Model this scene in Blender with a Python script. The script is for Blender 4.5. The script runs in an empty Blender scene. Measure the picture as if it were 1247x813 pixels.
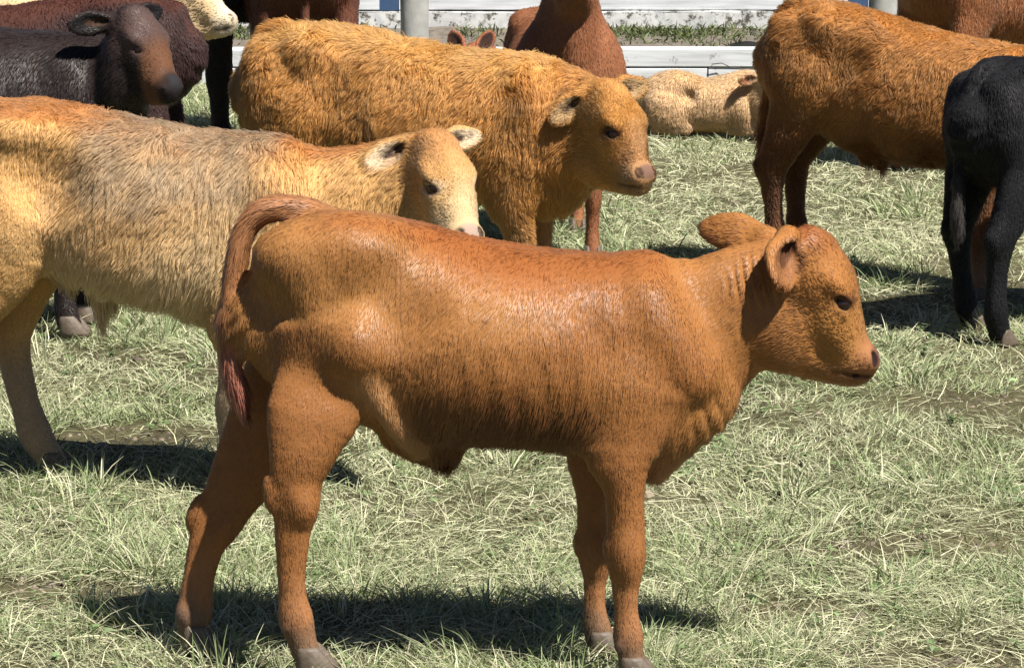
import bpy, math, random
import numpy as np
from mathutils import Matrix, Vector

# ------------------------------------------------------------------ camera, sky, sun, exposure
scene = bpy.context.scene
C = scene.collection
R_ = math.radians
CAM_H = 1.8
cam_d = bpy.data.cameras.new('camera')
cam_d.sensor_width = 36.0
cam_d.lens = 103.9
cam_d.clip_end = 500.0
cam = bpy.data.objects.new('camera', cam_d)
C.objects.link(cam)
cam.location = (0, 0, CAM_H)
cam.rotation_euler = (R_(90 - 11.46), 0, 0)
scene.camera = cam

SUN = Vector((0.46, -0.48, 1.0)).normalized()          # towards the sun: right, behind the camera, high
world = bpy.data.worlds.new('World')
scene.world = world
world.use_nodes = True
wn = world.node_tree.nodes; wl = world.node_tree.links
sky = wn.new('ShaderNodeTexSky'); sky.sky_type = 'NISHITA'; sky.sun_disc = False
sky.sun_elevation = math.asin(SUN.z)
sky.sun_rotation = math.atan2(SUN.x, SUN.y)
sky.air_density = 0.5; sky.dust_density = 0.2; sky.altitude = 800.0
wl.new(sky.outputs[0], wn['Background'].inputs[0])
wn['Background'].inputs[1].default_value = 0.05
sun_d = bpy.data.lights.new('sun', 'SUN'); sun_d.energy = 5.0; sun_d.angle = R_(0.53); sun_d.color = (1.0, 0.955, 0.88)
sun = bpy.data.objects.new('sun', sun_d); C.objects.link(sun)
sun.rotation_euler = SUN.to_track_quat('Z', 'Y').to_euler()
scene.view_settings.view_transform = 'Standard'
scene.view_settings.look = 'None'
scene.view_settings.exposure = 0.95
scene.view_settings.gamma = 1.0
scene.view_settings.use_curve_mapping = False
scene.cycles_curves.shape = 'RIBBONS'
scene.cycles.max_bounces = 8
scene.cycles.transparent_max_bounces = 8

RNG = np.random.default_rng(7)
random.seed(7)

# ------------------------------------------------------------------ helpers
def tag(o, label=None, cat=None, group=None, kind=None):
    if label: o['label'] = label
    if cat: o['category'] = cat
    if group: o['group'] = group
    if kind: o['kind'] = kind
    return o

def empty(name, loc, rz=0.0):
    o = bpy.data.objects.new(name, None); C.objects.link(o)
    o.location = loc; o.rotation_euler = (0, 0, rz); o.empty_display_size = 0.1
    return o

def mesh_obj(name, verts, faces, mat, parent=None, smooth=True):
    me = bpy.data.meshes.new(name)
    me.from_pydata(verts, [], faces)
    if smooth: me.polygons.foreach_set('use_smooth', [True] * len(me.polygons))
    me.materials.append(mat)
    me.update()
    o = bpy.data.objects.new(name, me); C.objects.link(o)
    if parent is not None: o.parent = parent
    return o

def np_mesh(name, V, F, mat, colors=None, smooth=True, parent=None):
    """mesh from numpy: V (n,3), F (m,k) of one face size k"""
    me = bpy.data.meshes.new(name)
    n, m, k = len(V), len(F), F.shape[1]
    me.vertices.add(n); me.vertices.foreach_set('co', np.ascontiguousarray(V, np.float32).ravel())
    me.loops.add(m * k); me.loops.foreach_set('vertex_index', np.ascontiguousarray(F, np.int32).ravel())
    me.polygons.add(m)
    me.polygons.foreach_set('loop_start', np.arange(0, m * k, k, dtype=np.int32))
    me.polygons.foreach_set('loop_total', np.full(m, k, np.int32))
    me.polygons.foreach_set('use_smooth', np.full(m, smooth))
    me.update(calc_edges=True)
    if colors is not None:
        a = me.color_attributes.new('coat_color', 'FLOAT_COLOR', 'POINT')
        c4 = np.ones((n, 4), np.float32); c4[:, :3] = colors
        a.data.foreach_set('color', c4.ravel())
    me.materials.append(mat)
    o = bpy.data.objects.new(name, me); C.objects.link(o)
    if parent is not None: o.parent = parent
    return o

def hash3(i, j, k, seed):
    h = (i.astype(np.int64) * 374761393 + j.astype(np.int64) * 668265263 + k.astype(np.int64) * 2147483647 + seed * 974634777)
    h = (h ^ (h >> 13)) * 1274126177
    h = h ^ (h >> 16)
    return (h & 0xffffff).astype(np.float64) / float(0xffffff)

def vnoise(P, freq, seed=0):
    """value noise in -1..1 at points P (n,3)"""
    Q = np.asarray(P, np.float64) * freq
    I = np.floor(Q).astype(np.int64); f = Q - I
    f = f * f * (3 - 2 * f)
    out = 0
    for dx in (0, 1):
        for dy in (0, 1):
            for dz in (0, 1):
                w = (f[:, 0] if dx else 1 - f[:, 0]) * (f[:, 1] if dy else 1 - f[:, 1]) * (f[:, 2] if dz else 1 - f[:, 2])
                out = out + w * hash3(I[:, 0] + dx, I[:, 1] + dy, I[:, 2] + dz, seed)
    return out * 2 - 1

def fbm(P, freq, seed=0, oct=3):
    a, s, t = 1.0, 0, 0
    for o in range(oct):
        s = s + a * vnoise(P, freq * 2 ** o, seed + o * 17); t += a; a *= 0.5
    return s / t

def sstep(e0, e1, x):
    t = np.clip((x - e0) / (e1 - e0), 0, 1)
    return t * t * (3 - 2 * t)

def unit(v, axis=-1):
    return v / np.maximum(np.linalg.norm(v, axis=axis, keepdims=True), 1e-9)

# ------------------------------------------------------------------ materials
def new_mat(name):
    m = bpy.data.materials.new(name); m.use_nodes = True
    nt = m.node_tree
    return m, nt.nodes, nt.links, nt.nodes['Principled BSDF']

def mat_skin():
    m, n, l, b = new_mat('hide')
    at = n.new('ShaderNodeAttribute'); at.attribute_name = 'coat_color'
    tc = n.new('ShaderNodeTexCoord')
    ns = n.new('ShaderNodeTexNoise'); ns.inputs['Scale'].default_value = 160; ns.inputs['Detail'].default_value = 4
    l.new(tc.outputs['Object'], ns.inputs['Vector'])
    mr = n.new('ShaderNodeMapRange'); mr.inputs[3].default_value = 0.85; mr.inputs[4].default_value = 1.1
    l.new(ns.outputs['Fac'], mr.inputs[0])
    mx = n.new('ShaderNodeMix'); mx.data_type = 'RGBA'; mx.blend_type = 'MULTIPLY'; mx.inputs[0].default_value = 1
    l.new(at.outputs['Color'], mx.inputs[6]); l.new(mr.outputs[0], mx.inputs[7])
    l.new(mx.outputs[2], b.inputs['Base Color'])
    b.inputs['Roughness'].default_value = 0.85; b.inputs['Specular IOR Level'].default_value = 0.2
    bp = n.new('ShaderNodeBump'); bp.inputs['Strength'].default_value = 0.25; bp.inputs['Distance'].default_value = 0.004
    l.new(ns.outputs['Fac'], bp.inputs['Height']); l.new(bp.outputs[0], b.inputs['Normal'])
    return m

def mat_hair(rough=0.35, name='coat_hair', strand=0.3, spec=0.5):
    """fur: mostly lit like the nap of the hide the strand lies on, partly like single glossy strands"""
    m, n, l, b = new_mat(name)
    at = n.new('ShaderNodeAttribute'); at.attribute_name = 'coat_color'
    an = n.new('ShaderNodeAttribute'); an.attribute_name = 'nap_normal'
    vt = n.new('ShaderNodeVectorTransform'); vt.vector_type = 'NORMAL'; vt.convert_from = 'OBJECT'; vt.convert_to = 'WORLD'
    l.new(an.outputs['Vector'], vt.inputs[0]); l.new(vt.outputs[0], b.inputs['Normal'])
    l.new(at.outputs['Color'], b.inputs['Base Color'])
    b.inputs['Roughness'].default_value = rough
    b.inputs['Specular IOR Level'].default_value = spec
    h = n.new('ShaderNodeBsdfHairPrincipled'); h.parametrization = 'COLOR'
    l.new(at.outputs['Color'], h.inputs['Color'])
    h.inputs['Roughness'].default_value = 0.35
    h.inputs['Radial Roughness'].default_value = 0.55
    mx = n.new('ShaderNodeMixShader'); mx.inputs[0].default_value = strand
    l.new(b.outputs[0], mx.inputs[1]); l.new(h.outputs[0], mx.inputs[2])
    l.new(mx.outputs[0], n['Material Output'].inputs['Surface'])
    return m

def mat_plain(name, col, rough=0.6, noise=None, var=0.3, bump=0.0, coat=0.0):
    m, n, l, b = new_mat(name)
    b.inputs['Roughness'].default_value = rough
    if coat: b.inputs['Coat Weight'].default_value = coat
    if noise:
        tc = n.new('ShaderNodeTexCoord')
        ns = n.new('ShaderNodeTexNoise'); ns.inputs['Scale'].default_value = noise; ns.inputs['Detail'].default_value = 6
        l.new(tc.outputs['Object'], ns.inputs['Vector'])
        mr = n.new('ShaderNodeMapRange'); mr.inputs[3].default_value = 1 - var; mr.inputs[4].default_value = 1 + var
        l.new(ns.outputs['Fac'], mr.inputs[0])
        mx = n.new('ShaderNodeMix'); mx.data_type = 'RGBA'; mx.blend_type = 'MULTIPLY'; mx.inputs[0].default_value = 1
        mx.inputs[6].default_value = (*col, 1); l.new(mr.outputs[0], mx.inputs[7])
        l.new(mx.outputs[2], b.inputs['Base Color'])
        if bump:
            bp = n.new('ShaderNodeBump'); bp.inputs['Strength'].default_value = bump; bp.inputs['Distance'].default_value = 0.01
            l.new(ns.outputs['Fac'], bp.inputs['Height']); l.new(bp.outputs[0], b.inputs['Normal'])
    else:
        b.inputs['Base Color'].default_value = (*col, 1)
    return m

M_SKIN = mat_skin()
M_HAIR = mat_hair(0.50, 'sleek_hair', 0.12, 0.45)
M_DULL = mat_hair(0.6, 'dull_hair', 0.15, 0.22)
M_FUZZ = mat_hair(0.65, 'fuzzy_hair', 0.3, 0.15)
M_EYE = mat_plain('eye_wet', (0.014, 0.006, 0.004), 0.22)
M_HOOF = mat_plain('hoof_horn', (0.105, 0.078, 0.055), 0.6, 60, 0.4, 0.3)

# ------------------------------------------------------------------ implicit animal modelling
def rotm(yaw=0, pitch=0, roll=0):
    """yaw about z (left +), pitch about y (nose down +), roll about x; degrees"""
    return np.array((Matrix.Rotation(R_(yaw), 3, 'Z') @ Matrix.Rotation(R_(pitch), 3, 'Y') @ Matrix.Rotation(R_(roll), 3, 'X')))

class Ell:
    def __init__(s, c, r, R=None, flow=(0, 0, -1), k=0.03, tag='', ln=1.0, neg=False):
        s.c = np.array(c, float); s.r = np.array(r, float); s.R = np.eye(3) if R is None else np.array(R, float)
        s.flow = np.array(flow, float); s.k = k; s.tag = tag; s.ln = ln; s.neg = neg
    def xf(s, R, t, sc):
        return Ell(R @ (s.c * sc) + t, s.r * sc, R @ s.R, R @ s.flow, s.k * sc, s.tag, s.ln, s.neg)
    def box(s):
        e = np.sqrt(((s.R * s.r) ** 2).sum(1)); return s.c - e, s.c + e
    def d(s, x, y, z, want=False):
        dx, dy, dz = x - s.c[0], y - s.c[1], z - s.c[2]
        k0 = 0; k1 = 0
        for a in range(3):
            q = dx * s.R[0, a] + dy * s.R[1, a] + dz * s.R[2, a]
            k0 = k0 + (q / s.r[a]) ** 2; k1 = k1 + (q / s.r[a] ** 2) ** 2
        k0 = np.sqrt(k0); k1 = np.sqrt(k1) + 1e-6
        v = k0 * (k0 - 1) / k1
        if want: return v, np.broadcast_to(s.flow, v.shape + (3,))
        return v

def catmull(P, n):
    P = np.array(P, float)
    if len(P) < 3 or n < 2: return P
    out = []
    Q = np.vstack([2 * P[0] - P[1], P, 2 * P[-1] - P[-2]])
    for i in range(1, len(Q) - 2):
        for t in np.linspace(0, 1, n, endpoint=False):
            a, b, c, d = Q[i - 1:i + 3]
            out.append(0.5 * (2 * b + (c - a) * t + (2 * a - 5 * b + 4 * c - d) * t * t + (3 * b - a - 3 * c + d) * t ** 3))
    out.append(Q[-2])
    return np.array(out)

class Tube:
    """stations (x,y,z,a,b): a = half size along `up`, b = half size sideways"""
    def __init__(s, st, up=(0, 0, 1), k=0.04, p=2.0, flow=1, tag='', ln=1.0, sub=3, cap=0.8, raw=False, neg=False):
        s.st = np.array(st, float) if raw else catmull(st, sub)
        s.st[:, 3:] = np.maximum(s.st[:, 3:], 0.002)
        s.up = np.array(up, float); s.k = k; s.p = p; s.flow = flow; s.tag = tag; s.ln = ln; s.cap = cap; s.neg = neg
    def xf(s, R, t, sc):
        st = s.st.copy(); st[:, :3] = (st[:, :3] * sc) @ R.T + t; st[:, 3:] *= sc
        fl = s.flow if np.isscalar(s.flow) else R @ np.array(s.flow)
        return Tube(st, R @ s.up, s.k * sc, s.p, fl, s.tag, s.ln, 1, s.cap, True, s.neg)
    def segbox(s, i):
        r = max(s.st[i:i + 2, 3:].max(), 0)
        return s.st[i:i + 2, :3].min(0) - r, s.st[i:i + 2, :3].max(0) + r
    def box(s):
        b = [s.segbox(i) for i in range(len(s.st) - 1)]
        return np.min([q[0] for q in b], 0), np.max([q[1] for q in b], 0)
    def seg(s, i, x, y, z):
        p0, p1 = s.st[i], s.st[i + 1]
        d = p1[:3] - p0[:3]; L = np.linalg.norm(d); ax = d / L
        side = np.cross(ax, s.up); side /= np.linalg.norm(side); up = np.cross(side, ax)
        dx, dy, dz = x - p0[0], y - p0[1], z - p0[2]
        al = dx * ax[0] + dy * ax[1] + dz * ax[2]
        t = np.clip(al / L, 0, 1)
        ox = al - t * L
        ou = dx * up[0] + dy * up[1] + dz * up[2]
        os = dx * side[0] + dy * side[1] + dz * side[2]
        a = p0[3] + (p1[3] - p0[3]) * t; b = p0[4] + (p1[4] - p0[4]) * t
        c = np.minimum(a, b) * s.cap
        p = s.p
        if p == 2: k0 = np.sqrt((ou / a) ** 2 + (os / b) ** 2 + (ox / c) ** 2)
        else: k0 = (np.abs(ou / a) ** p + np.abs(os / b) ** p + np.abs(ox / c) ** p) ** (1 / p)
        k0 = np.maximum(k0, 1e-4)
        dist = np.sqrt(ou * ou + os * os + ox * ox)
        return dist * (1 - 1 / k0) - np.where(k0 < 0.02, np.minimum(a, b), 0), ax
    def d(s, x, y, z, want=False):
        v = None
        for i in range(len(s.st) - 1):
            q, ax = s.seg(i, x, y, z)
            f = ax * s.flow if np.isscalar(s.flow) else s.flow
            if v is None:
                v = q
                if want: fl = np.broadcast_to(f, q.shape + (3,)).copy()
            else:
                if want:
                    m = q < v; fl[m] = f
                v = np.minimum(v, q)
        return (v, fl) if want else v

def surface(prims, h):
    los = []; his = []
    for p in prims:
        if p.neg: continue
        a, b = p.box(); los.append(a); his.append(b)
    lo = np.min(los, 0) - 4 * h; hi = np.max(his, 0) + 4 * h
    n = np.ceil((hi - lo) / h).astype(int) + 1
    ax = [(lo[i] + np.arange(n[i]) * h) for i in range(3)]
    F = np.full(n, 0.3, np.float32)
    def sl(a, b):
        i0 = np.clip(np.floor((a - lo) / h).astype(int), 0, n - 1); i1 = np.clip(np.ceil((b - lo) / h).astype(int) + 1, 1, n)
        return tuple(slice(i0[q], i1[q]) for q in range(3))
    def grid(S):
        return ax[0][S[0]][:, None, None], ax[1][S[1]][None, :, None], ax[2][S[2]][None, None, :]
    for p in prims:
        a, b = p.box(); S = sl(a - p.k - 2 * h, b + p.k + 2 * h)
        if isinstance(p, Tube):
            lo_s = np.array([q.start for q in S]); v = np.full(tuple(q.stop - q.start for q in S), 0.3)
            for i in range(len(p.st) - 1):
                a2, b2 = p.segbox(i); S2 = sl(a2 - p.k - 2 * h, b2 + p.k + 2 * h)
                q, _ = p.seg(i, *grid(S2))
                T = tuple(slice(max(S2[j].start - lo_s[j], 0), S2[j].stop - lo_s[j]) for j in range(3))
                v[T] = np.minimum(v[T], q[tuple(slice(0, v[T].shape[j]) for j in range(3))])
        else:
            v = p.d(*grid(S))
        f = F[S]
        if p.neg:
            g = -f; hh = np.maximum(p.k - np.abs(g - v), 0) / p.k
            F[S] = -(np.minimum(g, v) - hh * hh * p.k * 0.25)
        else:
            hh = np.maximum(p.k - np.abs(f - v), 0) / p.k
            F[S] = np.minimum(f, v) - hh * hh * p.k * 0.25
    # surface nets
    s = F < 0
    cnt = np.zeros(tuple(n - 1), np.int8)
    for dx in (0, 1):
        for dy in (0, 1):
            for dz in (0, 1):
                cnt += s[dx:n[0] - 1 + dx, dy:n[1] - 1 + dy, dz:n[2] - 1 + dz]
    act = np.argwhere((cnt > 0) & (cnt < 8))
    idx = np.full(tuple(n - 1), -1, np.int32)
    idx[tuple(act.T)] = np.arange(len(act))
    cor = np.array([(a, b, c) for a in (0, 1) for b in (0, 1) for c in (0, 1)])
    val = np.stack([F[tuple((act + q).T)] for q in cor], 1)
    acc = np.zeros((len(act), 3)); num = np.zeros(len(act))
    for i in range(8):
        for j in range(i + 1, 8):
            if np.abs(cor[i] - cor[j]).sum() != 1: continue
            m = (val[:, i] < 0) != (val[:, j] < 0)
            t = val[m, i] / (val[m, i] - val[m, j])
            acc[m] += cor[i] + (cor[j] - cor[i]) * t[:, None]; num[m] += 1
    V = lo + (act + acc / num[:, None]) * h
    quads = []
    for axis in range(3):
        o1, o2 = [(1, 2), (2, 0), (0, 1)][axis]
        A = [slice(1, n[q] - 1) for q in range(3)]; B = list(A)
        A[axis] = slice(0, n[axis] - 1); B[axis] = slice(1, n[axis])
        sa, sb = s[tuple(A)], s[tuple(B)]
        for flip, m in ((False, sa & ~sb), (True, ~sa & sb)):
            e = np.argwhere(m)
            for q in range(3):
                if q != axis: e[:, q] += 1
            def cell(d1, d2):
                c = e.copy(); c[:, o1] += d1; c[:, o2] += d2
                return idx[tuple(c.T)]
            Q = np.stack([cell(-1, -1), cell(0, -1), cell(0, 0), cell(-1, 0)], 1)
            quads.append(Q[:, ::-1] if flip else Q)
    Q = np.concatenate(quads)
    Q = Q[(Q >= 0).all(1)]
    return V, Q

def smooth_mesh(V, Q, it=2, lam=0.5):
    e = np.concatenate([Q[:, [0, 1]], Q[:, [1, 2]], Q[:, [2, 3]], Q[:, [3, 0]]])
    deg = np.bincount(e[:, 0], minlength=len(V)) + np.bincount(e[:, 1], minlength=len(V))
    for _ in range(it):
        S = np.zeros_like(V)
        for a in range(3):
            S[:, a] = np.bincount(e[:, 0], V[e[:, 1], a], len(V)) + np.bincount(e[:, 1], V[e[:, 0], a], len(V))
        V = V + lam * (S / np.maximum(deg, 1)[:, None] - V)
    return V

def vnormals(V, Q):
    fn = np.cross(V[Q[:, 2]] - V[Q[:, 0]], V[Q[:, 3]] - V[Q[:, 1]])
    N = np.zeros_like(V)
    for c in range(4):
        for a in range(3):
            N[:, a] += np.bincount(Q[:, c], fn[:, a], len(V))
    return unit(N)

def make_fur(name, V, Q, N, flow, col, length, dens, count, parent, mat, lift=0.35, wave=0.25, clump=0.0, clump_size=0.015,
             radius=0.0006, seed=1, jit=0.18, nap=0.6, cvar=0.15):
    rng = np.random.default_rng(seed)
    T = np.concatenate([Q[:, [0, 1, 2]], Q[:, [0, 2, 3]]])
    ar = np.linalg.norm(np.cross(V[T[:, 1]] - V[T[:, 0]], V[T[:, 2]] - V[T[:, 0]]), axis=1)
    w = ar * dens[T].mean(1)
    f = rng.choice(len(T), count, p=w / w.sum())
    u = rng.random((count, 2)); fl = u.sum(1) > 1; u[fl] = 1 - u[fl]
    b = np.stack([1 - u.sum(1), u[:, 0], u[:, 1]], 1)
    def I(A):
        return (A[T[f]] * (b[:, :, None] if A.ndim == 2 else b)).sum(1)
    P = I(V); Nn = unit(I(N)); D = I(flow); Cc = I(col); L = I(length)
    ws = I(np.stack([fbm(V, 22, seed + q * 5, 2) for q in range(3)], 1))
    wl_ = I(np.stack([vnoise(V, 9, seed + 50 + q * 5) for q in range(3)], 1))
    D = unit(D) + wave * (ws + 0.6 * wl_)
    D = D - Nn * (D * Nn).sum(1, keepdims=True)
    D = unit(D) + rng.normal(0, jit, (count, 3))
    lf = lift * (1 + 0.5 * rng.normal(0, 0.5, count))[:, None]
    d0 = unit(D + Nn * lf)
    d1 = unit(D + Nn * lf * 0.25 + np.array([0, 0, -0.12]))
    L = L * rng.uniform(0.65, 1.2, count)
    K = 4
    pts = np.zeros((count, K, 3))
    for i in range(K):
        t = i / (K - 1)
        pts[:, i] = P + L[:, None] * (d0 * (t - 0.5 * t * t) + d1 * (0.5 * t * t)) - Nn * 0.001
    if clump > 0:
        for lvl, (cs, cl) in enumerate(((clump_size, clump), (clump_size * 2.6, clump * 0.5))):
            key = np.floor((P + 0.35 * cs * ws) / cs).astype(np.int64)
            _, inv = np.unique(key[:, 0] * 1000003 + key[:, 1] * 10007 + key[:, 2], return_inverse=True)
            m = inv.max() + 1; cn = np.bincount(inv, minlength=m)
            rnd = rng.normal(0, 0.14, (m, 3)); amt = rng.uniform(0.4, 1.0, m)[inv] * np.clip(L / (1.6 * cs), 0, 1) ** 1.5
            for i in range(1, K):
                t = (i / (K - 1)) ** 1.5
                cen = np.stack([np.bincount(inv, pts[:, i, a], m) / cn for a in range(3)], 1) + rnd * L.mean() * (i / (K - 1))
                pts[:, i] += (cen[inv] - pts[:, i]) * (cl * t * amt)[:, None]
    # keep strands above the skin a little
    st_ = vnoise((P - D * (P * D).sum(1, keepdims=True) * .82), 60, seed + 90)
    Cc = Cc * np.exp(rng.normal(0, cvar, count) + cvar * st_)[:, None] * (1 + 0.12 * ws[:, :1])
    cu = bpy.data.hair_curves.new(name)
    cu.add_curves([K] * count)
    cu.attributes['position'].data.foreach_set('vector', pts.astype(np.float32).ravel())
    ra = cu.attributes.get('radius') or cu.attributes.new('radius', 'FLOAT', 'POINT')
    rr = radius * np.array([1.0, 0.95, 0.75, 0.25])[None, :] * rng.uniform(0.75, 1.25, count)[:, None]
    ra.data.foreach_set('value', rr.astype(np.float32).ravel())
    ca = cu.attributes.new('coat_color', 'FLOAT_COLOR', 'CURVE')
    c4 = np.ones((count, 4), np.float32); c4[:, :3] = np.clip(Cc, 0.001, 0.95)
    ca.data.foreach_set('color', c4.ravel())
    na = cu.attributes.new('nap_normal', 'FLOAT_VECTOR', 'CURVE')
    nn = unit(Nn + 0.25 * rng.normal(0, 1, (count, 3)) * nap + 0.35 * ws * nap - 0.15 * D)
    na.data.foreach_set('vector', nn.astype(np.float32).ravel())
    cu.materials.append(mat)
    o = bpy.data.objects.new(name, cu); C.objects.link(o)
    o.parent = parent
    return o

# ---- the head, measured on a calf seen from the side; metres, facing +x, origin at the poll joint
HS = 1 / 616.0
def H(px, py, y=0.0): return ((px - 955) * HS, y, (330 - py) * HS)
def head_prims(ears, fat=1.0, hl=1.0):
    f = (-0.5, 0, 0.75)
    P = []
    def st(px, py, a, b): return (*H(px, py), a * HS, b * HS * fat)
    P.append(Tube([st(972, 326, 46, 38), st(992, 350, 42, 41), st(1007, 380, 33, 35), st(1020, 408, 27, 26), st(1030, 430, 23, 23), st(1035, 440, 20, 22)],
                  up=(0.95, 0, 0.31), k=0.03, flow=f, tag='head', ln=0.6 * hl, cap=0.9))
    P.append(Tube([st(938, 385, 46, 31), st(956, 414, 37, 31), st(985, 432, 27, 27), st(1012, 442, 21, 23), st(1032, 446, 17, 19)],
                  up=(0, 0, 1), k=0.03, flow=(-0.9, 0, 0.2), tag='head', ln=0.75 * hl))
    P.append(Ell(H(1022, 454), (0.042, 0.028, 0.012), rotm(0, 8), k=0.012, tag='muzzle', ln=0.35 * hl, flow=(-1, 0, 0)))      # lower lip and chin
    P.append(Ell(H(1040, 434), (0.032, 0.036, 0.026), rotm(0, 58), k=0.02, tag='muzzle', ln=0.35 * hl, flow=f))               # upper lip
    P.append(Ell(H(1052, 430), (0.012, 0.029, 0.020), rotm(0, -22), k=0.014, tag='nose', ln=0.0, flow=f))                      # nose pad
    P.append(Ell(H(980, 298), (0.034, 0.034, 0.020), rotm(0, 30), k=0.03, tag='poll', ln=1.6 * hl, flow=(0.3, 0, -0.4)))       # crown tuft
    for s in (-1, 1):
        P.append(Ell(H(1009, 346, s * 0.050), (0.038, 0.019, 0.016), rotm(0, 48), k=0.018, tag='brow', ln=0.6 * hl, flow=f))   # brow ridge
        P.append(Ell(H(998, 394, s * 0.039), (0.055, 0.018, 0.024), rotm(0, 55), k=0.03, tag='head', ln=0.6 * hl, flow=f))     # cheek bone
        P.append(Ell(H(952, 405, s * 0.031), (0.05, 0.030, 0.062), rotm(0, 20), k=0.03, tag='head', ln=0.7 * hl, flow=(-0.6, 0, -0.2)))   # jaw muscle
        P.append(Ell(H(1046, 432, s * 0.026), (0.018, 0.014, 0.016), rotm(0, 30), k=0.012, tag='muzzle', ln=0.25 * hl, flow=f))           # nostril wing
        P.append(Ell(H(1018, 364, s * 0.062), (0.022, 0.017, 0.0120), rotm(0, 42), k=0.007, tag='socket', neg=True))            # eye opening
        P.append(Ell(H(1014, 354, s * 0.051), (0.021, 0.012, 0.007), rotm(0, 44), k=0.006, tag='brow', ln=0.45 * hl, flow=f))  # upper lid
        P.append(Ell(H(1014, 374, s * 0.049), (0.021, 0.011, 0.008), rotm(0, 46), k=0.008, tag='lid', ln=0.35 * hl, flow=f))   # lower lid
        P.append(Ell(H(1055, 431, s * 0.029), (0.015, 0.008, 0.0075), rotm(s * 38, 62), k=0.005, tag='nostril', neg=True))
        P.append(Ell(H(1042, 451, s * 0.034), (0.040, 0.012, 0.0018), rotm(0, 10), k=0.006, tag='mouth', neg=True))
    for (root, ax, nrm, L, W) in ears:
        a = unit(np.array(ax, float)); n = np.array(nrm, float); n = unit(n - a * (n @ a)); w = np.cross(n, a)
        Rm = np.stack([a, w, n], 1)
        r0 = np.array(root, float)
        def q(t, wf, th, dn=0.0): return (*(r0 + a * L * t + n * dn), th, W * wf)
        P.append(Ell(r0 + a * 0.006, (0.030, 0.024, 0.022), Rm, k=0.02, tag='ear', ln=0.5 * hl, flow=a))
        # leaf-shaped ear: narrow at the root, widest past the middle, blunt point, curled edges
        P.append(Tube([q(0, .26, .016), q(.2, .40, .017), q(.45, .52, .016, -.004), (q(.72, .46, .013, -.003)), q(.92, .33, .009), q(1.0, .19, .006)], up=n, k=0.010, flow=1, tag='ear', ln=0.75 * hl, cap=.8))
        P.append(Tube([q(.16, .10, .010, .016), q(.35, .30, .018, .015), q(.58, .37, .017, .014), q(.80, .26, .012, .012), q(.92, .10, .006, .011)], up=n, k=0.007, flow=1, tag='ear_inside', neg=True))
        P.append(Tube([q(.10, .07, .010, .008), q(.30, .13, .014, .006), q(.52, .10, .010, .005), q(.62, .04, .006, .005)], up=n, k=0.006, flow=1, tag='ear_core', neg=True))
    return P

EYE_POS = [np.array(H(1014, 364, s * 0.0425)) for s in (-1, 1)]

def sphere_mesh(name, r, mat, parent, loc, seg=20, ring=12):
    V = []; F = []
    for i in range(ring + 1):
        th = math.pi * i / ring
        for j in range(seg):
            ph = 2 * math.pi * j / seg
            V.append((r * math.sin(th) * math.cos(ph), r * math.sin(th) * math.sin(ph), r * math.cos(th)))
    for i in range(ring):
        for j in range(seg):
            a = i * seg + j; b = i * seg + (j + 1) % seg
            F.append((a, b, b + seg, a + seg))
    o = mesh_obj(name, V, F, mat, parent); o.location = loc
    return o

HOOF_ME = None
def hoof(parent, loc, rz, sc=1.0, tilt=0.0):
    """cloven hoof: two toes in one mesh"""
    global HOOF_ME
    if HOOF_ME is None:
        V = []; F = []
        for s in (-1, 1):
            rows = [(0.000, 0.040, 0.017, 0.012), (0.012, 0.038, 0.017, 0.010), (0.030, 0.031, 0.0155, 0.002), (0.048, 0.024, 0.013, -0.006), (0.054, 0.018, 0.010, -0.008)]
            base = len(V); n = 14
            for (z, rx, ry, cx) in rows:
                for j in range(n):
                    a = 2 * math.pi * j / n
                    x = math.cos(a); y = math.sin(a)
                    V.append((cx + rx * x, s * 0.0185 + ry * y * (1 - 0.45 * max(x, 0) ** 2), z))
            for i in range(len(rows) - 1):
                for j in range(n):
                    a = base + i * n + j; b = base + i * n + (j + 1) % n
                    F.append((a, b, b + n, a + n))
            F.append([base + j for j in range(n)][::-1]); F.append([base + (len(rows) - 1) * n + j for j in range(n)])
        me = bpy.data.meshes.new('hoof'); me.from_pydata(V, [], F)
        me.polygons.foreach_set('use_smooth', [True] * len(me.polygons)); me.materials.append(M_HOOF)
        HOOF_ME = me
    o = bpy.data.objects.new('hoof', HOOF_ME); C.objects.link(o); o.parent = parent
    o.location = (loc[0], loc[1], loc[2] - .008); o.rotation_euler = (0, tilt, rz); o.scale = (sc, sc, sc)
    return o

def both(fn):
    return [fn(-1), fn(1)]

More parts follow.
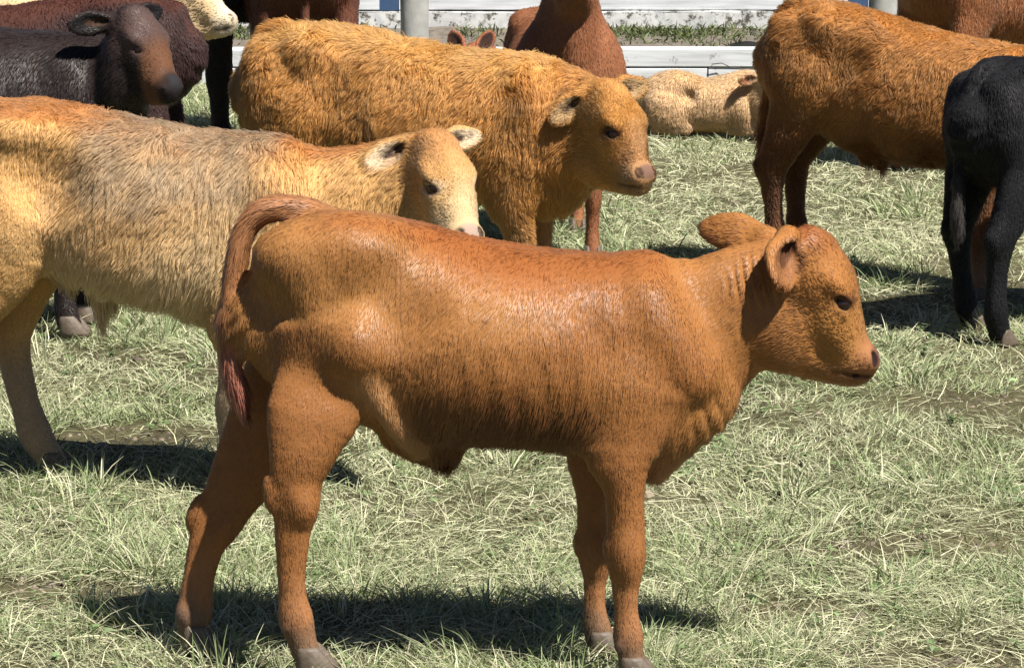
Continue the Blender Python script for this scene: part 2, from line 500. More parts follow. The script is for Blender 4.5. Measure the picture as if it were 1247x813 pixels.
def build_animal(name, root, prims, head=None, h=0.006, color=None, hair=None, hooves=(), smooth=2, displace=None, eye_r=0.0185):
    """prims in the animal's own frame; head = dict(pos, yaw, pitch, roll, scale, ears)"""
    prims = list(prims)
    eyes = []
    if head:
        Rm = rotm(head.get('yaw', 0), head.get('pitch', 0), head.get('roll', 0)); t = np.array(head['pos'], float); sc = head.get('scale', 1.0)
        prims += [p.xf(Rm, t, sc) for p in head_prims(head['ears'], head.get('fat', 1.0), head.get('hl', 1.0))]
        eyes = [(Rm @ (e * sc) + t, eye_r * sc) for e in EYE_POS]
        inv = lambda P: ((P - t) @ Rm) / sc
    else:
        inv = None
    V, Q = surface(prims, h)
    V = smooth_mesh(V, Q, smooth)
    N = vnormals(V, Q)
    # which part each vertex belongs to, hair direction, hair length
    W = np.zeros(len(V)); FL = np.zeros((len(V), 3)); LN = np.zeros(len(V)); tags = {}
    for p in prims:
        d, fl = p.d(V[:, 0], V[:, 1], V[:, 2], True)
        if p.neg:
            tags[p.tag] = np.maximum(tags.get(p.tag, 0), sstep(0.004, -0.001, np.abs(d)) if False else sstep(0.006, 0.001, np.abs(d)))
            continue
        w = np.exp(-np.clip(d, -0.03, 0.2) / 0.010)
        W += w; FL += fl * w[:, None]; LN += p.ln * w
        if p.tag: tags[p.tag] = tags.get(p.tag, 0) + w
    posi = {p.tag for p in prims if not p.neg}
    for t_ in posi:
        if t_: tags[t_] = tags[t_] / W
    LN /= W
    if displace is not None:
        V = displace(V, N, tags); N = vnormals(V, Q)
    Hp = inv(V) if inv else None
    col, lmul = color(V, N, tags, Hp)
    body = np_mesh('body', V, Q, M_SKIN, col * 0.9, parent=root)
    for e, r in eyes:
        sphere_mesh('eye', r, M_EYE, root, e)
    if hair:
        ln = LN * lmul * hair['len']
        dens = np.where(ln > 0.0012, 1.0, 0.0) * hair.get('dens', lambda V, N, t: 1.0)(V, N, tags)
        # short hair needs more strands to cover
        dens = dens * np.clip(hair['len'] / np.maximum(ln, 0.001), 0.5, 3.2)
        make_fur('coat', V, Q, N, FL, col, ln, dens, hair['n'], root, hair.get('mat', M_HAIR), hair.get('lift', 0.35), hair.get('wave', 0.25),
                 hair.get('clump', 0.0), hair.get('cs', 0.015), hair.get('rad', 0.0006), hair.get('seed', 1), hair.get('jit', 0.18), hair.get('nap', 0.6), hair.get('cvar', 0.15))
    for hf in hooves:
        hoof(root, *hf)
    return body

def mixc(a, b, t):
    return a + (np.asarray(b) - a) * np.asarray(t)[:, None]

def coat_color(base, under=None, muzzle=None, nose=(0.16, 0.07, 0.05), legs=None, ear_in=(0.30, 0.12, 0.06), ear_core=(.05, .025, .015), eye=None, extra=None, poll=None, top=None, seed=3):
    """a coat colour function: base plus natural markings of the animal"""
    base = np.array(base)
    def fn(V, N, tags, Hp):
        n1 = fbm(V, 7, seed); n2 = fbm(V, 25, seed + 3)
        c = base[None, :] * (1 + 0.14 * n1 + 0.14 * n2)[:, None] * np.ones((len(V), 3))
        lm = np.ones(len(V))
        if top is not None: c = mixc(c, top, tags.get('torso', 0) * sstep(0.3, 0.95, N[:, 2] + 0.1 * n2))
        if under is not None: c = mixc(c, under, tags.get('torso', np.zeros(len(V))) * sstep(0.0, -0.8, N[:, 2] + 0.2 * n2))
        if legs is not None: c = mixc(c, legs, sstep(0.42, 0.12, V[:, 2] + 0.05 * n1) * np.clip(tags.get('leg', 0), 0, 1))
        z = np.zeros(len(V))
        if muzzle is not None and Hp is not None:
            c = mixc(c, muzzle, np.clip(sstep(0.115, 0.165, Hp[:, 0] - Hp[:, 2] * 0.25 + 0.01 * n2), 0, 1) * np.clip(tags.get('head', z) + tags.get('muzzle', z) + tags.get('nose', z), 0, 1))
        if eye is not None and Hp is not None:
            for e in EYE_POS:
                r = np.linalg.norm((Hp - e) * np.array([1, 0.6, 1.25]), axis=1)
                c = mixc(c, eye, sstep(0.036, 0.020, r + 0.005 * n2))
        if poll is not None: c = mixc(c, poll, np.clip(tags.get('poll', z) * 1.3, 0, 1))
        nm = np.clip(tags.get('nose', z) * 1.6, 0, 1)
        c = mixc(c, nose, sstep(0.35, 0.7, nm)); lm = lm * (1 - sstep(0.3, 0.6, nm))
        c = mixc(c, (0.02, 0.01, 0.008), np.clip(tags.get('nostril', z), 0, 1)); lm = lm * (1 - tags.get('nostril', z))
        c = mixc(c, (0.03, 0.014, 0.01), np.clip(tags.get('mouth', z), 0, 1) * 0.8); lm = lm * (1 - 0.8 * tags.get('mouth', z))
        c = mixc(c, (0.03, 0.016, 0.012), np.clip(tags.get('socket', z), 0, 1)); lm = lm * (1 - tags.get('socket', z))
        c = mixc(c, ear_in, np.clip(tags.get('ear_inside', z), 0, 1)); 
        c = mixc(c, ear_core, np.clip(tags.get('ear_core', z), 0, 1)); lm = lm * (1 - 0.5 * tags.get('ear_core', z))
        if extra is not None: c, lm = extra(V, N, tags, Hp, c, lm, n1, n2)
        return np.clip(c, 0.003, 0.9), lm
    return fn

TO = (-0.3, 0, -0.92)     # hair on the trunk lies back and down

# ------------------------------------------------------------------ the setting: ground, grass, kerb, wall, posts
def ground_z(x, y):
    P = np.stack([x, y, np.zeros_like(x)], 1)
    return 0.020 * fbm(P, 0.9, 3, 2) + 0.012 * fbm(P, 5.0, 9, 2) - 0.012

DIRT = [(.98, 5.62, .36, .24), (-.95, 6.1, .32, .16), (1.03, 12.3, .32, .35), (-.80, 5.5, .30, .14), (.62, 5.98, .24, .10), (.90, 6.5, .34, .12), (-.3, 7.6, .3, .16), (1.3, 8.0, .35, .16), (.35, 6.9, .2, .08), (-1.0, 7.6, .3, .2), (.8, 9.3, .5, .25), (.2, 8.6, .3, .2)]
def dirt_mask(x, y):
    P = np.stack([x, y, np.zeros_like(x)], 1)
    m = sstep(.20, .45, fbm(P, 1.9, 21, 4)) * .6
    for (cx, cy, rx, ry) in DIRT:
        r = np.sqrt(((x - cx) / rx) ** 2 + ((y - cy) / ry) ** 2) + .35 * fbm(P, 9, 33, 2)
        m = np.maximum(m, sstep(1.15, .55, r))
    return m

def mat_ground():
    m, n, l, b = new_mat('trampled_ground')
    tc = n.new('ShaderNodeTexCoord')
    def noise(sc, det, mp=None):
        t = n.new('ShaderNodeTexNoise'); t.inputs['Scale'].default_value = sc; t.inputs['Detail'].default_value = det
        l.new(tc.outputs['Object'], t.inputs['Vector']); return t
    a = noise(2.2, 6); c = noise(40, 6); d = noise(260, 3)
    r1 = n.new('ShaderNodeValToRGB')
    r1.color_ramp.elements[0].position = .30; r1.color_ramp.elements[0].color = (.050, .038, .026, 1)
    r1.color_ramp.elements[1].position = .72; r1.color_ramp.elements[1].color = (.21, .185, .105, 1)
    e = r1.color_ramp.elements.new(.5); e.color = (.115, .105, .055, 1)
    mx = n.new('ShaderNodeMath'); mx.operation = 'MULTIPLY_ADD'; mx.inputs[1].default_value = .55
    l.new(c.outputs['Fac'], mx.inputs[0])
    mq = n.new('ShaderNodeMath'); mq.operation = 'MULTIPLY'; mq.inputs[1].default_value = .45
    l.new(a.outputs['Fac'], mq.inputs[0]); l.new(mq.outputs[0], mx.inputs[2])
    l.new(mx.outputs[0], r1.inputs[0]); l.new(r1.outputs[0], b.inputs['Base Color'])
    b.inputs['Roughness'].default_value = .95; b.inputs['Specular IOR Level'].default_value = .1
    ad = n.new('ShaderNodeMath'); ad.operation = 'ADD'; l.new(c.outputs['Fac'], ad.inputs[0]); l.new(d.outputs['Fac'], ad.inputs[1])
    bp = n.new('ShaderNodeBump'); bp.inputs['Strength'].default_value = .8; bp.inputs['Distance'].default_value = .015
    l.new(ad.outputs[0], bp.inputs['Height']); l.new(bp.outputs[0], b.inputs['Normal'])
    return m

def mat_blade(name, transl=.3):
    m, n, l, b = new_mat(name)
    at = n.new('ShaderNodeAttribute'); at.attribute_name = 'coat_color'
    l.new(at.outputs['Color'], b.inputs['Base Color'])
    b.inputs['Roughness'].default_value = .55; b.inputs['Specular IOR Level'].default_value = .35
    t = n.new('ShaderNodeBsdfTranslucent'); l.new(at.outputs['Color'], t.inputs['Color'])
    mx = n.new('ShaderNodeMixShader'); mx.inputs[0].default_value = transl
    l.new(b.outputs[0], mx.inputs[1]); l.new(t.outputs[0], mx.inputs[2]); l.new(mx.outputs[0], n['Material Output'].inputs['Surface'])
    return m

def build_ground():
    # fine near sheet inside one large sheet that reaches the horizon
    xs = np.concatenate([[-400, -120, -40, -14], np.linspace(-7, 7, 141), [14, 40, 120, 400]])
    ys = np.concatenate([[-200, -60, -10, 0], np.linspace(3.5, 15.6, 130), [18, 30, 80, 400]])
    X, Y = np.meshgrid(xs, ys)
    Z = ground_z(X.ravel(), Y.ravel()).reshape(X.shape)
    V = np.stack([X.ravel(), Y.ravel(), Z.ravel()], 1)
    nx = len(xs); i, j = np.meshgrid(np.arange(nx - 1), np.arange(len(ys) - 1)); a = (j * nx + i).ravel()
    F = np.stack([a, a + 1, a + nx + 1, a + nx], 1)
    o = np_mesh('ground', V, F, mat_ground()); tag(o, kind='structure')

def ribbons(name, P, D, L, Wd, bend, col, mat, levels=3, flat=None):
    """blades of grass: root P, heading D (unit), length L, width Wd, bend vector; one mesh"""
    n = len(P); t = np.linspace(0, 1, levels)
    up = np.array([0, 0, 1.0])
    side = unit(np.cross(D, up + 1e-3) + 0.4 * RNG.normal(0, 1, (n, 3)))
    V = np.zeros((n, levels, 2, 3))
    for q in range(levels):
        c = P + D * (L * t[q])[:, None] + bend * (L * t[q] ** 2)[:, None]
        w = Wd * (1 - t[q]) ** .6 * .5 + .0002
        V[:, q, 0] = c - side * w[:, None]; V[:, q, 1] = c + side * w[:, None]
    base = (np.arange(n) * levels * 2)[:, None]
    F = np.concatenate([base + np.array([[2 * q, 2 * q + 1, 2 * q + 3, 2 * q + 2]]) for q in range(levels - 1)], 0)
    cc = np.repeat(col, levels * 2, 0)
    return np_mesh(name, V.reshape(-1, 3), F, mat, cc, smooth=True)

def scatter(n, y0=4.7, y1=15.45, pw=1.7):
    """points denser near the camera's side of the field; a fan wide enough for a step to either side"""
    u = RNG.random(n)
    e = 2 - pw
    Y = (y0 ** e + u * (y1 ** e - y0 ** e)) ** (1 / e)
    t = RNG.uniform(-1, 1, n); X = t * (.19 * Y + .25)
    out = RNG.random(n) < .22; X = np.where(out, np.sign(t) * (.19 * Y + .25 + RNG.random(n) * 1.3), X)
    return X, Y

def build_grass():
    mg = mat_blade('grass_blade', .22); ms = mat_blade('straw_blade', .12)
    def keep(X, Y, f): 
        k = RNG.random(len(X)) < f
        return X[k], Y[k]
    G = np.array([.17, .225, .08]); G2 = np.array([.37, .43, .23]); DR = np.array([.54, .52, .35]); DR2 = np.array([.44, .45, .28])
    # 1 short sward
    X, Y = scatter(310000)
    X, Y = keep(X, Y, 1 - .93 * dirt_mask(X, Y))
    P2 = np.stack([X, Y, 0 * X], 1); g = fbm(P2, 1.3, 41, 3); gf = fbm(P2, 7, 43, 2)
    n = len(X)
    P = np.stack([X, Y, ground_z(X, Y) - .004], 1)
    lean = np.stack([vnoise(P2, 4, 44), vnoise(P2, 4, 45), 0 * X], 1) * .9 + RNG.normal(0, .65, (n, 3)) * [1, 1, 0]
    D = unit(lean + [0, 0, .85])
    L = RNG.uniform(.022, .062, n) * (1 - .5 * dirt_mask(X, Y)) * (1 + .45 * sstep(-.1, .5, g)) * np.sqrt(np.clip(Y / 6, .9, 1.3))
    mixd = np.clip(.44 - .75 * g - .35 * gf + RNG.normal(0, .28, n), 0, 1)
    col = G + (G2 - G) * RNG.random((n, 1)); col = col + (np.where(RNG.random((n, 1)) < .5, DR, DR2) - col) * mixd[:, None]
    col *= np.exp(RNG.normal(0, .18, (n, 1)))
    W = RNG.uniform(.0015, .0031, n) * np.clip(Y / 6.5, .9, 1.9)
    o = ribbons('grass', P, D, L, W, np.stack([lean[:, 0] * .2, lean[:, 1] * .2, -.25 + 0 * X], 1), col, mg)
    tag(o, 'short pale green grass mixed with dry blades over the whole paddock', 'grass', kind='stuff')
    # 2 taller green tufts
    nt = 2600
    X, Y = scatter(nt * 3); g = fbm(np.stack([X, Y, 0 * X], 1), 1.3, 41, 3)
    k = (g + RNG.normal(0, .25, len(X)) > .12) & (dirt_mask(X, Y) < .3); X, Y = X[k][:nt], Y[k][:nt]
    hx = np.array([-.41, -.36, -.30, -.27, -.66, -.60, -.55, .15, .20, .26, .30, .12, -.45, -.50, .36, .05, -.2]); hy = np.array([5.40, 5.36, 5.42, 5.37, 5.52, 5.49, 5.52, 5.37, 5.35, 5.38, 5.35, 5.47, 5.36, 5.42, 5.42, 5.36, 5.36])
    X = np.concatenate([X, hx]); Y = np.concatenate([Y, hy]); nt = len(X)
    per = 28; n = nt * per
    off = RNG.normal(0, .028, (n, 2)); xx = np.repeat(X, per) + off[:, 0]; yy = np.repeat(Y, per) + off[:, 1]
    P = np.stack([xx, yy, ground_z(xx, yy) - .004], 1)
    lt = np.repeat(RNG.normal(0, .35, (nt, 2)), per, 0)
    D = unit(np.concatenate([lt + off * 12 + RNG.normal(0, .25, (n, 2)), np.full((n, 1), 1.0)], 1))
    L = np.repeat(RNG.uniform(.05, .14, nt), per) * RNG.uniform(.5, 1.1, n)
    col = G * .9 + (G2 - G) * RNG.random((n, 1)) * .9
    dry = RNG.random((n, 1)) < np.repeat(RNG.uniform(.05, .6, nt), per)[:, None]
    col = np.where(dry, DR * .95, col) * np.exp(RNG.normal(0, .15, (n, 1)))
    W = RNG.uniform(.0025, .0045, n) * np.clip(np.repeat(Y, per) / 6.5, .9, 1.7)
    o = ribbons('grass_tufts', P, D, L, W, np.stack([D[:, 0] * .35, D[:, 1] * .35, -.25 + 0 * xx], 1), col, mg, 4)
    tag(o, 'taller green tufts of grass standing out of the short sward', 'grass', kind='stuff')
    # 3 matted dry straw lying on top
    X, Y = scatter(170000)
    P2 = np.stack([X, Y, 0 * X], 1); s = fbm(P2, 1.1, 51, 3); X, Y = keep(X, Y, np.clip(.50 + 1.5 * s - .35 * dirt_mask(X, Y), .15, 1))
    n = len(X); P2 = np.stack([X, Y, 0 * X], 1)
    P = np.stack([X, Y, ground_z(X, Y) + RNG.uniform(.002, .028, n)], 1)
    th = RNG.uniform(0, 2 * math.pi, n) * .75 + 2.5 * vnoise(P2, 2.5, 52)
    D = unit(np.stack([np.cos(th), np.sin(th), RNG.normal(.12, .18, n)], 1))
    L = RNG.uniform(.025, .10, n)
    col = DR2 + (DR - DR2) * RNG.random((n, 1)); col = np.where(RNG.random((n, 1)) < .4, np.array([.34, .34, .20]), col) * np.exp(RNG.normal(0, .2, (n, 1)))
    W = RNG.uniform(.0010, .0021, n) * np.clip(Y / 6.5, .9, 1.9)
    o = ribbons('straw', P, D, L, W, np.stack([-np.sin(th) * .25, np.cos(th) * .25, -.12 + 0 * X], 1) * RNG.normal(0, 1, (n, 1)) * [1, 1, 0] + [0, 0, -.14], col, ms)
    tag(o, 'dry straw and dead stalks lying matted over the grass', 'straw', kind='stuff')
    # 4 longer bleached stalks
    X, Y = scatter(1800)
    n = len(X); P = np.stack([X, Y, ground_z(X, Y)], 1)
    th = RNG.uniform(0, 2 * math.pi, n)
    D = unit(np.stack([np.cos(th), np.sin(th), np.abs(RNG.normal(.25, .45, n))], 1))
    o = ribbons('stalks', P, D, RNG.uniform(.07, .18, n), RNG.uniform(.0016, .0026, n) * np.clip(Y / 6.5, .9, 1.6), np.stack([-np.sin(th) * .3, np.cos(th) * .3, -.25 + 0 * X], 1),
                np.array([.60, .56, .36]) * np.exp(RNG.normal(0, .15, (n, 1))), ms, 4)
    tag(o, 'long bleached grass stalks scattered through the sward', 'straw', kind='stuff')
    # 5 small broad weeds
    X, Y = scatter(1000); n0 = len(X); per = 7; n = n0 * per
    k = np.repeat(np.arange(n0), per); th = RNG.uniform(0, 2 * math.pi, n)
    P = np.stack([X[k] + RNG.normal(0, .012, n), Y[k] + RNG.normal(0, .012, n), ground_z(X[k], Y[k]) + RNG.uniform(.01, .035, n)], 1)
    D = unit(np.stack([np.cos(th), np.sin(th), RNG.uniform(.1, .6, n)], 1))
    o = ribbons('weeds', P, D, RNG.uniform(.012, .028, n), RNG.uniform(.008, .014, n), np.tile([[0, 0, -.4]], (n, 1)), np.array([.13, .19, .075]) * np.exp(RNG.normal(0, .3, (n, 1))), mg)
    tag(o, 'low broad leaved weeds dotted through the grass', 'weeds', kind='stuff')
    # clods and crumbs of soil on the bare patches
    X, Y = scatter(9000); k = dirt_mask(X, Y) > .45; X, Y = X[k][:1400], Y[k][:1400]; nc = len(X)
    base = np.array([(1, 0, 0), (.3, .95, 0), (-.8, .6, 0), (-.8, -.6, 0), (.3, -.95, 0), (.55, .4, .7), (-.4, .5, .75), (-.1, -.6, .7), (0, 0, 1)], float)
    fc = np.array([(0, 1, 5), (1, 6, 5), (1, 2, 6), (2, 3, 6), (3, 7, 6), (3, 4, 7), (4, 0, 7), (0, 5, 7), (5, 6, 8), (6, 7, 8), (7, 5, 8)])
    rad = RNG.uniform(.003, .013, nc) * np.where(RNG.random(nc) < .06, 2.0, 1.0)
    V = base[None] * (1 + RNG.normal(0, .18, (nc, 9, 3))) * rad[:, None, None] * [1, 1, .7]
    V += np.stack([X, Y, ground_z(X, Y) - .001], 1)[:, None]
    F = (np.arange(nc) * 9)[:, None, None] + fc[None]
    cc = np.repeat(np.array([.13, .105, .075]) * np.exp(RNG.normal(0, .35, (nc, 1))), 9, 0)
    o = np_mesh('soil_clods', V.reshape(-1, 3), F.reshape(-1, 3), mat_blade('soil_crumb', .0), cc, smooth=False)
    tag(o, 'small clods of dry soil on the bare trampled patches', 'soil', kind='stuff')
    # 6 weeds along the foot of the wall
    n = 16000; X = RNG.uniform(-5.5, 5.5, n); Y = 16.45 - np.abs(RNG.normal(0, .24, n)); g = fbm(np.stack([X, Y * 0, 0 * X], 1), 2.2, 61, 3)
    k = RNG.random(n) < np.clip(.35 + 1.3 * g, .03, 1); X, Y = X[k], Y[k]; n = len(X)
    D = unit(np.stack([RNG.normal(0, .5, n), RNG.normal(-.1, .4, n), np.full(n, .8)], 1))
    o = ribbons('wall_weeds', np.stack([X, Y, .13 + .07 * (Y - 15.6)], 1), D, RNG.uniform(.03, .10, n), RNG.uniform(.006, .016, n), np.tile([[0, 0, -.35]], (n, 1)),
                (np.array([.05, .075, .025]) + np.array([.15, .15, .06]) * RNG.random((n, 1)) ** 2), mg)
    tag(o, 'ragged green weeds growing along the foot of the white wall', 'weeds', kind='stuff')

def mat_white(name, grime=.35, grain=True, base=(.60, .615, .635), spot=9):
    """worn white paint with grain, scuffs and dirt splashes"""
    m, n, l, b = new_mat(name)
    tc = n.new('ShaderNodeTexCoord')
    mp = n.new('ShaderNodeMapping'); mp.inputs['Scale'].default_value = (1.2, 14, 14) if grain else (6, 6, 6); l.new(tc.outputs['Object'], mp.inputs[0])
    t1 = n.new('ShaderNodeTexNoise'); t1.inputs['Scale'].default_value = 3; t1.inputs['Detail'].default_value = 8; l.new(mp.outputs[0], t1.inputs['Vector'])
    t2 = n.new('ShaderNodeTexNoise'); t2.inputs['Scale'].default_value = spot; t2.inputs['Detail'].default_value = 8; t2.inputs['Roughness'].default_value = .7; l.new(tc.outputs['Object'], t2.inputs['Vector'])
    r1 = n.new('ShaderNodeValToRGB'); r1.color_ramp.elements[0].position = .25; r1.color_ramp.elements[0].color = (.40, .41, .42, 1); r1.color_ramp.elements[1].position = .62; r1.color_ramp.elements[1].color = (*base, 1)
    l.new(t1.outputs['Fac'], r1.inputs[0])
    r2 = n.new('ShaderNodeValToRGB'); r2.color_ramp.elements[0].position = grime; r2.color_ramp.elements[0].color = (1, 1, 1, 1); r2.color_ramp.elements[1].position = grime - .10; r2.color_ramp.elements[1].color = (1, 1, 1, 1)
    r2.color_ramp.elements[0].position = max(grime - .10, 0.02); r2.color_ramp.elements[0].color = (.16, .14, .11, 1); r2.color_ramp.elements[1].position = grime; r2.color_ramp.elements[1].color = (1, 1, 1, 1)
    l.new(t2.outputs['Fac'], r2.inputs[0])
    mx = n.new('ShaderNodeMix'); mx.data_type = 'RGBA'; mx.blend_type = 'MULTIPLY'; mx.inputs[0].default_value = 1
    l.new(r1.outputs[0], mx.inputs[6]); l.new(r2.outputs[0], mx.inputs[7]); l.new(mx.outputs[2], b.inputs['Base Color'])
    b.inputs['Roughness'].default_value = .7
    bp = n.new('ShaderNodeBump'); bp.inputs['Strength'].default_value = .4; bp.inputs['Distance'].default_value = .004
    l.new(t1.outputs['Fac'], bp.inputs['Height']); l.new(bp.outputs[0], b.inputs['Normal'])
    return m

def worn_board(name, x0, x1, y0, y1, z0, z1, mat, parent, seg=10, wob=.003, bev=.006):
    """a board or timber with slightly uneven, eased edges"""
    V = []; F = []
    prof = [(y0, z0 + bev), (y0, z1 - bev), (y0 + bev, z1), (y1 - bev, z1), (y1, z1 - bev), (y1, z0 + bev), (y1 - bev, z0), (y0 + bev, z0)]
    for i in range(seg + 1):
        x = x0 + (x1 - x0) * i / seg
        for (y, z) in prof:
            V.append((x, y + random.uniform(-wob, wob) * .5, z + random.uniform(-wob, wob) * .5))
    k = len(prof)
    for i in range(seg):
        for j in range(k):
            a = i * k + j; b = i * k + (j + 1) % k
            F.append((a, a + k, b + k, b))
    F.append(list(range(k))); F.append([seg * k + j for j in range(k)][::-1])
    return mesh_obj(name, V, F, mat, parent, smooth=False)

def build_yard_edge():
    # low white kerb of two courses of painted timbers
    wt = mat_white('worn_white_timber', .41)
    kerb = empty('timber_kerb', (0, 15.5, 0)); tag(kerb, 'low white kerb of two courses of worn painted timbers behind the herd', 'kerb')
    for course, (z0, z1, joints) in enumerate(((-.03, .083, (-6.2, -3.4, -1.9, 1.03, 3.9, 6.4)), (.087, .182, (-6.0, -4.1, -1.1, 2.15, 4.4, 6.3)))):
        for a, b in zip(joints[:-1], joints[1:]):
            worn_board('timber', a + .004, b - .004, -.004 * course + random.uniform(-.006, .006), .115, z0, z1 + random.uniform(-.003, .003), wt, kerb)
    # soil strip behind the kerb
    xs = np.linspace(-6.5, 6.5, 160); ys = np.linspace(15.60, 16.62, 14); X, Y = np.meshgrid(xs, ys)
    P2 = np.stack([X.ravel(), Y.ravel(), 0 * X.ravel()], 1)
    V = P2.copy(); V[:, 2] = .135 + .07 * (P2[:, 1] - 15.6) + .03 * fbm(P2, 5, 71, 3)
    nx = len(xs); i, j = np.meshgrid(np.arange(nx - 1), np.arange(len(ys) - 1)); a = (j * nx + i).ravel()
    so = np_mesh('soil_strip', V, np.stack([a, a + 1, a + nx + 1, a + nx], 1), mat_plain('bare_soil', (.12, .10, .08), .95, 22, .75, .8)); tag(so, kind='structure')
    # white boarded wall on a splashed plinth
    wall = empty('white_wall', (0, 16.5, .1)); tag(wall, 'white painted wall with a mud splashed foot across the back', 'wall')
    pl = worn_board('plinth', -6.5, 6.5, -.02, .2, -.05, .19, mat_white('splashed_concrete', .50, False, (.60, .60, .58), 24), wall, 60, .012)
    wb = mat_white('white_wall_paint', .30)
    z = .194
    for r in range(9):
        xs_ = [-6.5, -3.3 + .8 * (r % 3), .4 + .9 * (r % 2), 3.6 - .5 * (r % 3), 6.5]
        for a_, b_ in zip(xs_[:-1], xs_[1:]):
            worn_board('board', a_ + .002, b_ - .002, random.uniform(-.004, .002), .14, z, z + .236, wb, wall, 6)
        z += .24
    worn_board('coping', -6.52, 6.52, -.06, .22, z, z + .05, wb, wall, 20)
    # the dark drain mouth in the plinth
    dx = (582 - 623.5) / 222
    worn_board('drain_mouth', dx - .055, dx + .055, -.026, .02, -.035, .035, mat_plain('dark_hole', (.012, .012, .014), .9), wall, 2, .002, .004)
    # loose wire lying along the kerb
    pts = [(1.03 + .015, 15.478, .09)] + [(1.03 + .02 + .05 * i, 15.474 + .003 * math.sin(i * 2.1), .085 + .006 * math.sin(i * 1.3) + (.02 if i in (0, 1) else 0)) for i in range(16)]
    V = []; F = []; k = 6
    for i, p in enumerate(pts):
        for j in range(k):
            an = 2 * math.pi * j / k; V.append((p[0], p[1] + .0028 * math.cos(an), p[2] + .0028 * math.sin(an)))
    for i in range(len(pts) - 1):
        for j in range(k):
            F.append((i * k + j, i * k + (j + 1) % k, (i + 1) * k + (j + 1) % k, (i + 1) * k + j))
    w = mesh_obj('fence_wire', V, F, mat_plain('rusty_wire', (.06, .05, .045), .7)); tag(w, 'dark slack wire running along the white timber kerb', 'wire')
    # posts
    pm = mat_plain('weathered_post', (.30, .295, .28), .85, 14, .35, .5)
    bm_ = mat_plain('faded_blue_paint', (.035, .075, .16), .6, 20, .3)
    for (x, y, lab) in ((-.508, 15.35, 'round grey fence post with a blue bar beside the red lying calf'), (1.915, 15.30, 'round grey fence post with a blue bar above the brown bull calf')):
        r = empty('fence_post', (x, y, 0)); tag(r, lab, 'post', 'grey posts along the kerb')
        V = []; F = []; k = 22; rows = 14
        for i in range(rows + 1):
            zz = -.15 + 1.75 * i / rows
            for j in range(k):
                a = 2 * math.pi * j / k; rr = .074 + .003 * math.sin(3 * a + i * .4) + random.uniform(-.0012, .0012)
                V.append((rr * math.cos(a), rr * math.sin(a), zz))
        for i in range(rows):
            for j in range(k):
                a = i * k + j; b = i * k + (j + 1) % k; F.append((a, b, b + k, a + k))
        F.append([rows * k + j for j in range(k)])
        mesh_obj('pole', V, F, pm, r)
        worn_board('blue_bar', -.178, -.078, -.03, .03, .395, 1.45, bm_, r, 3, .002)
        worn_board('bolt_plate', -.17, -.05, -.036, -.031, .9, .96, mat_plain('steel_plate', (.3, .3, .3), .5), r, 2, .001, .001)

build_ground()
build_grass()
build_yard_edge()

# ------------------------------------------------------------------ the red calf in front
def frame(ox, oz, s, dep, zs=1.0):
    """drawing frame for one animal: traced side-view units -> metres in the animal's own frame"""
    cs = math.cos(R_(dep)); tn = math.tan(R_(dep))
    def D(px, py, y=0.0):
        return ((px - ox) / s, y, (oz - py) * zs / (s * cs) - y * tn)
    return D

def torso_tube(D, rows, s, p=2.4, k=0.05, flow=TO, ln=1.0):
    st = []
    for (px, top, bot, hw) in rows:
        a = D(px, top); b = D(px, bot)
        st.append((a[0], 0, (a[2] + b[2]) / 2, (a[2] - b[2]) / 2, hw))
    return Tube(st, up=(0, 0, 1), k=k, p=p, flow=flow, tag='torso', ln=ln, sub=3, cap=0.6)

def leg_tube(D, rows, s, k=0.03, tag_='leg', ln=0.6):
    return Tube([(*D(px, py, y), a / s * (.86 if py > 560 else 1.0), b * .88) for (px, py, y, a, b) in rows], up=(1, 0, 0), k=k, flow=1, tag=tag_, ln=ln, sub=3)

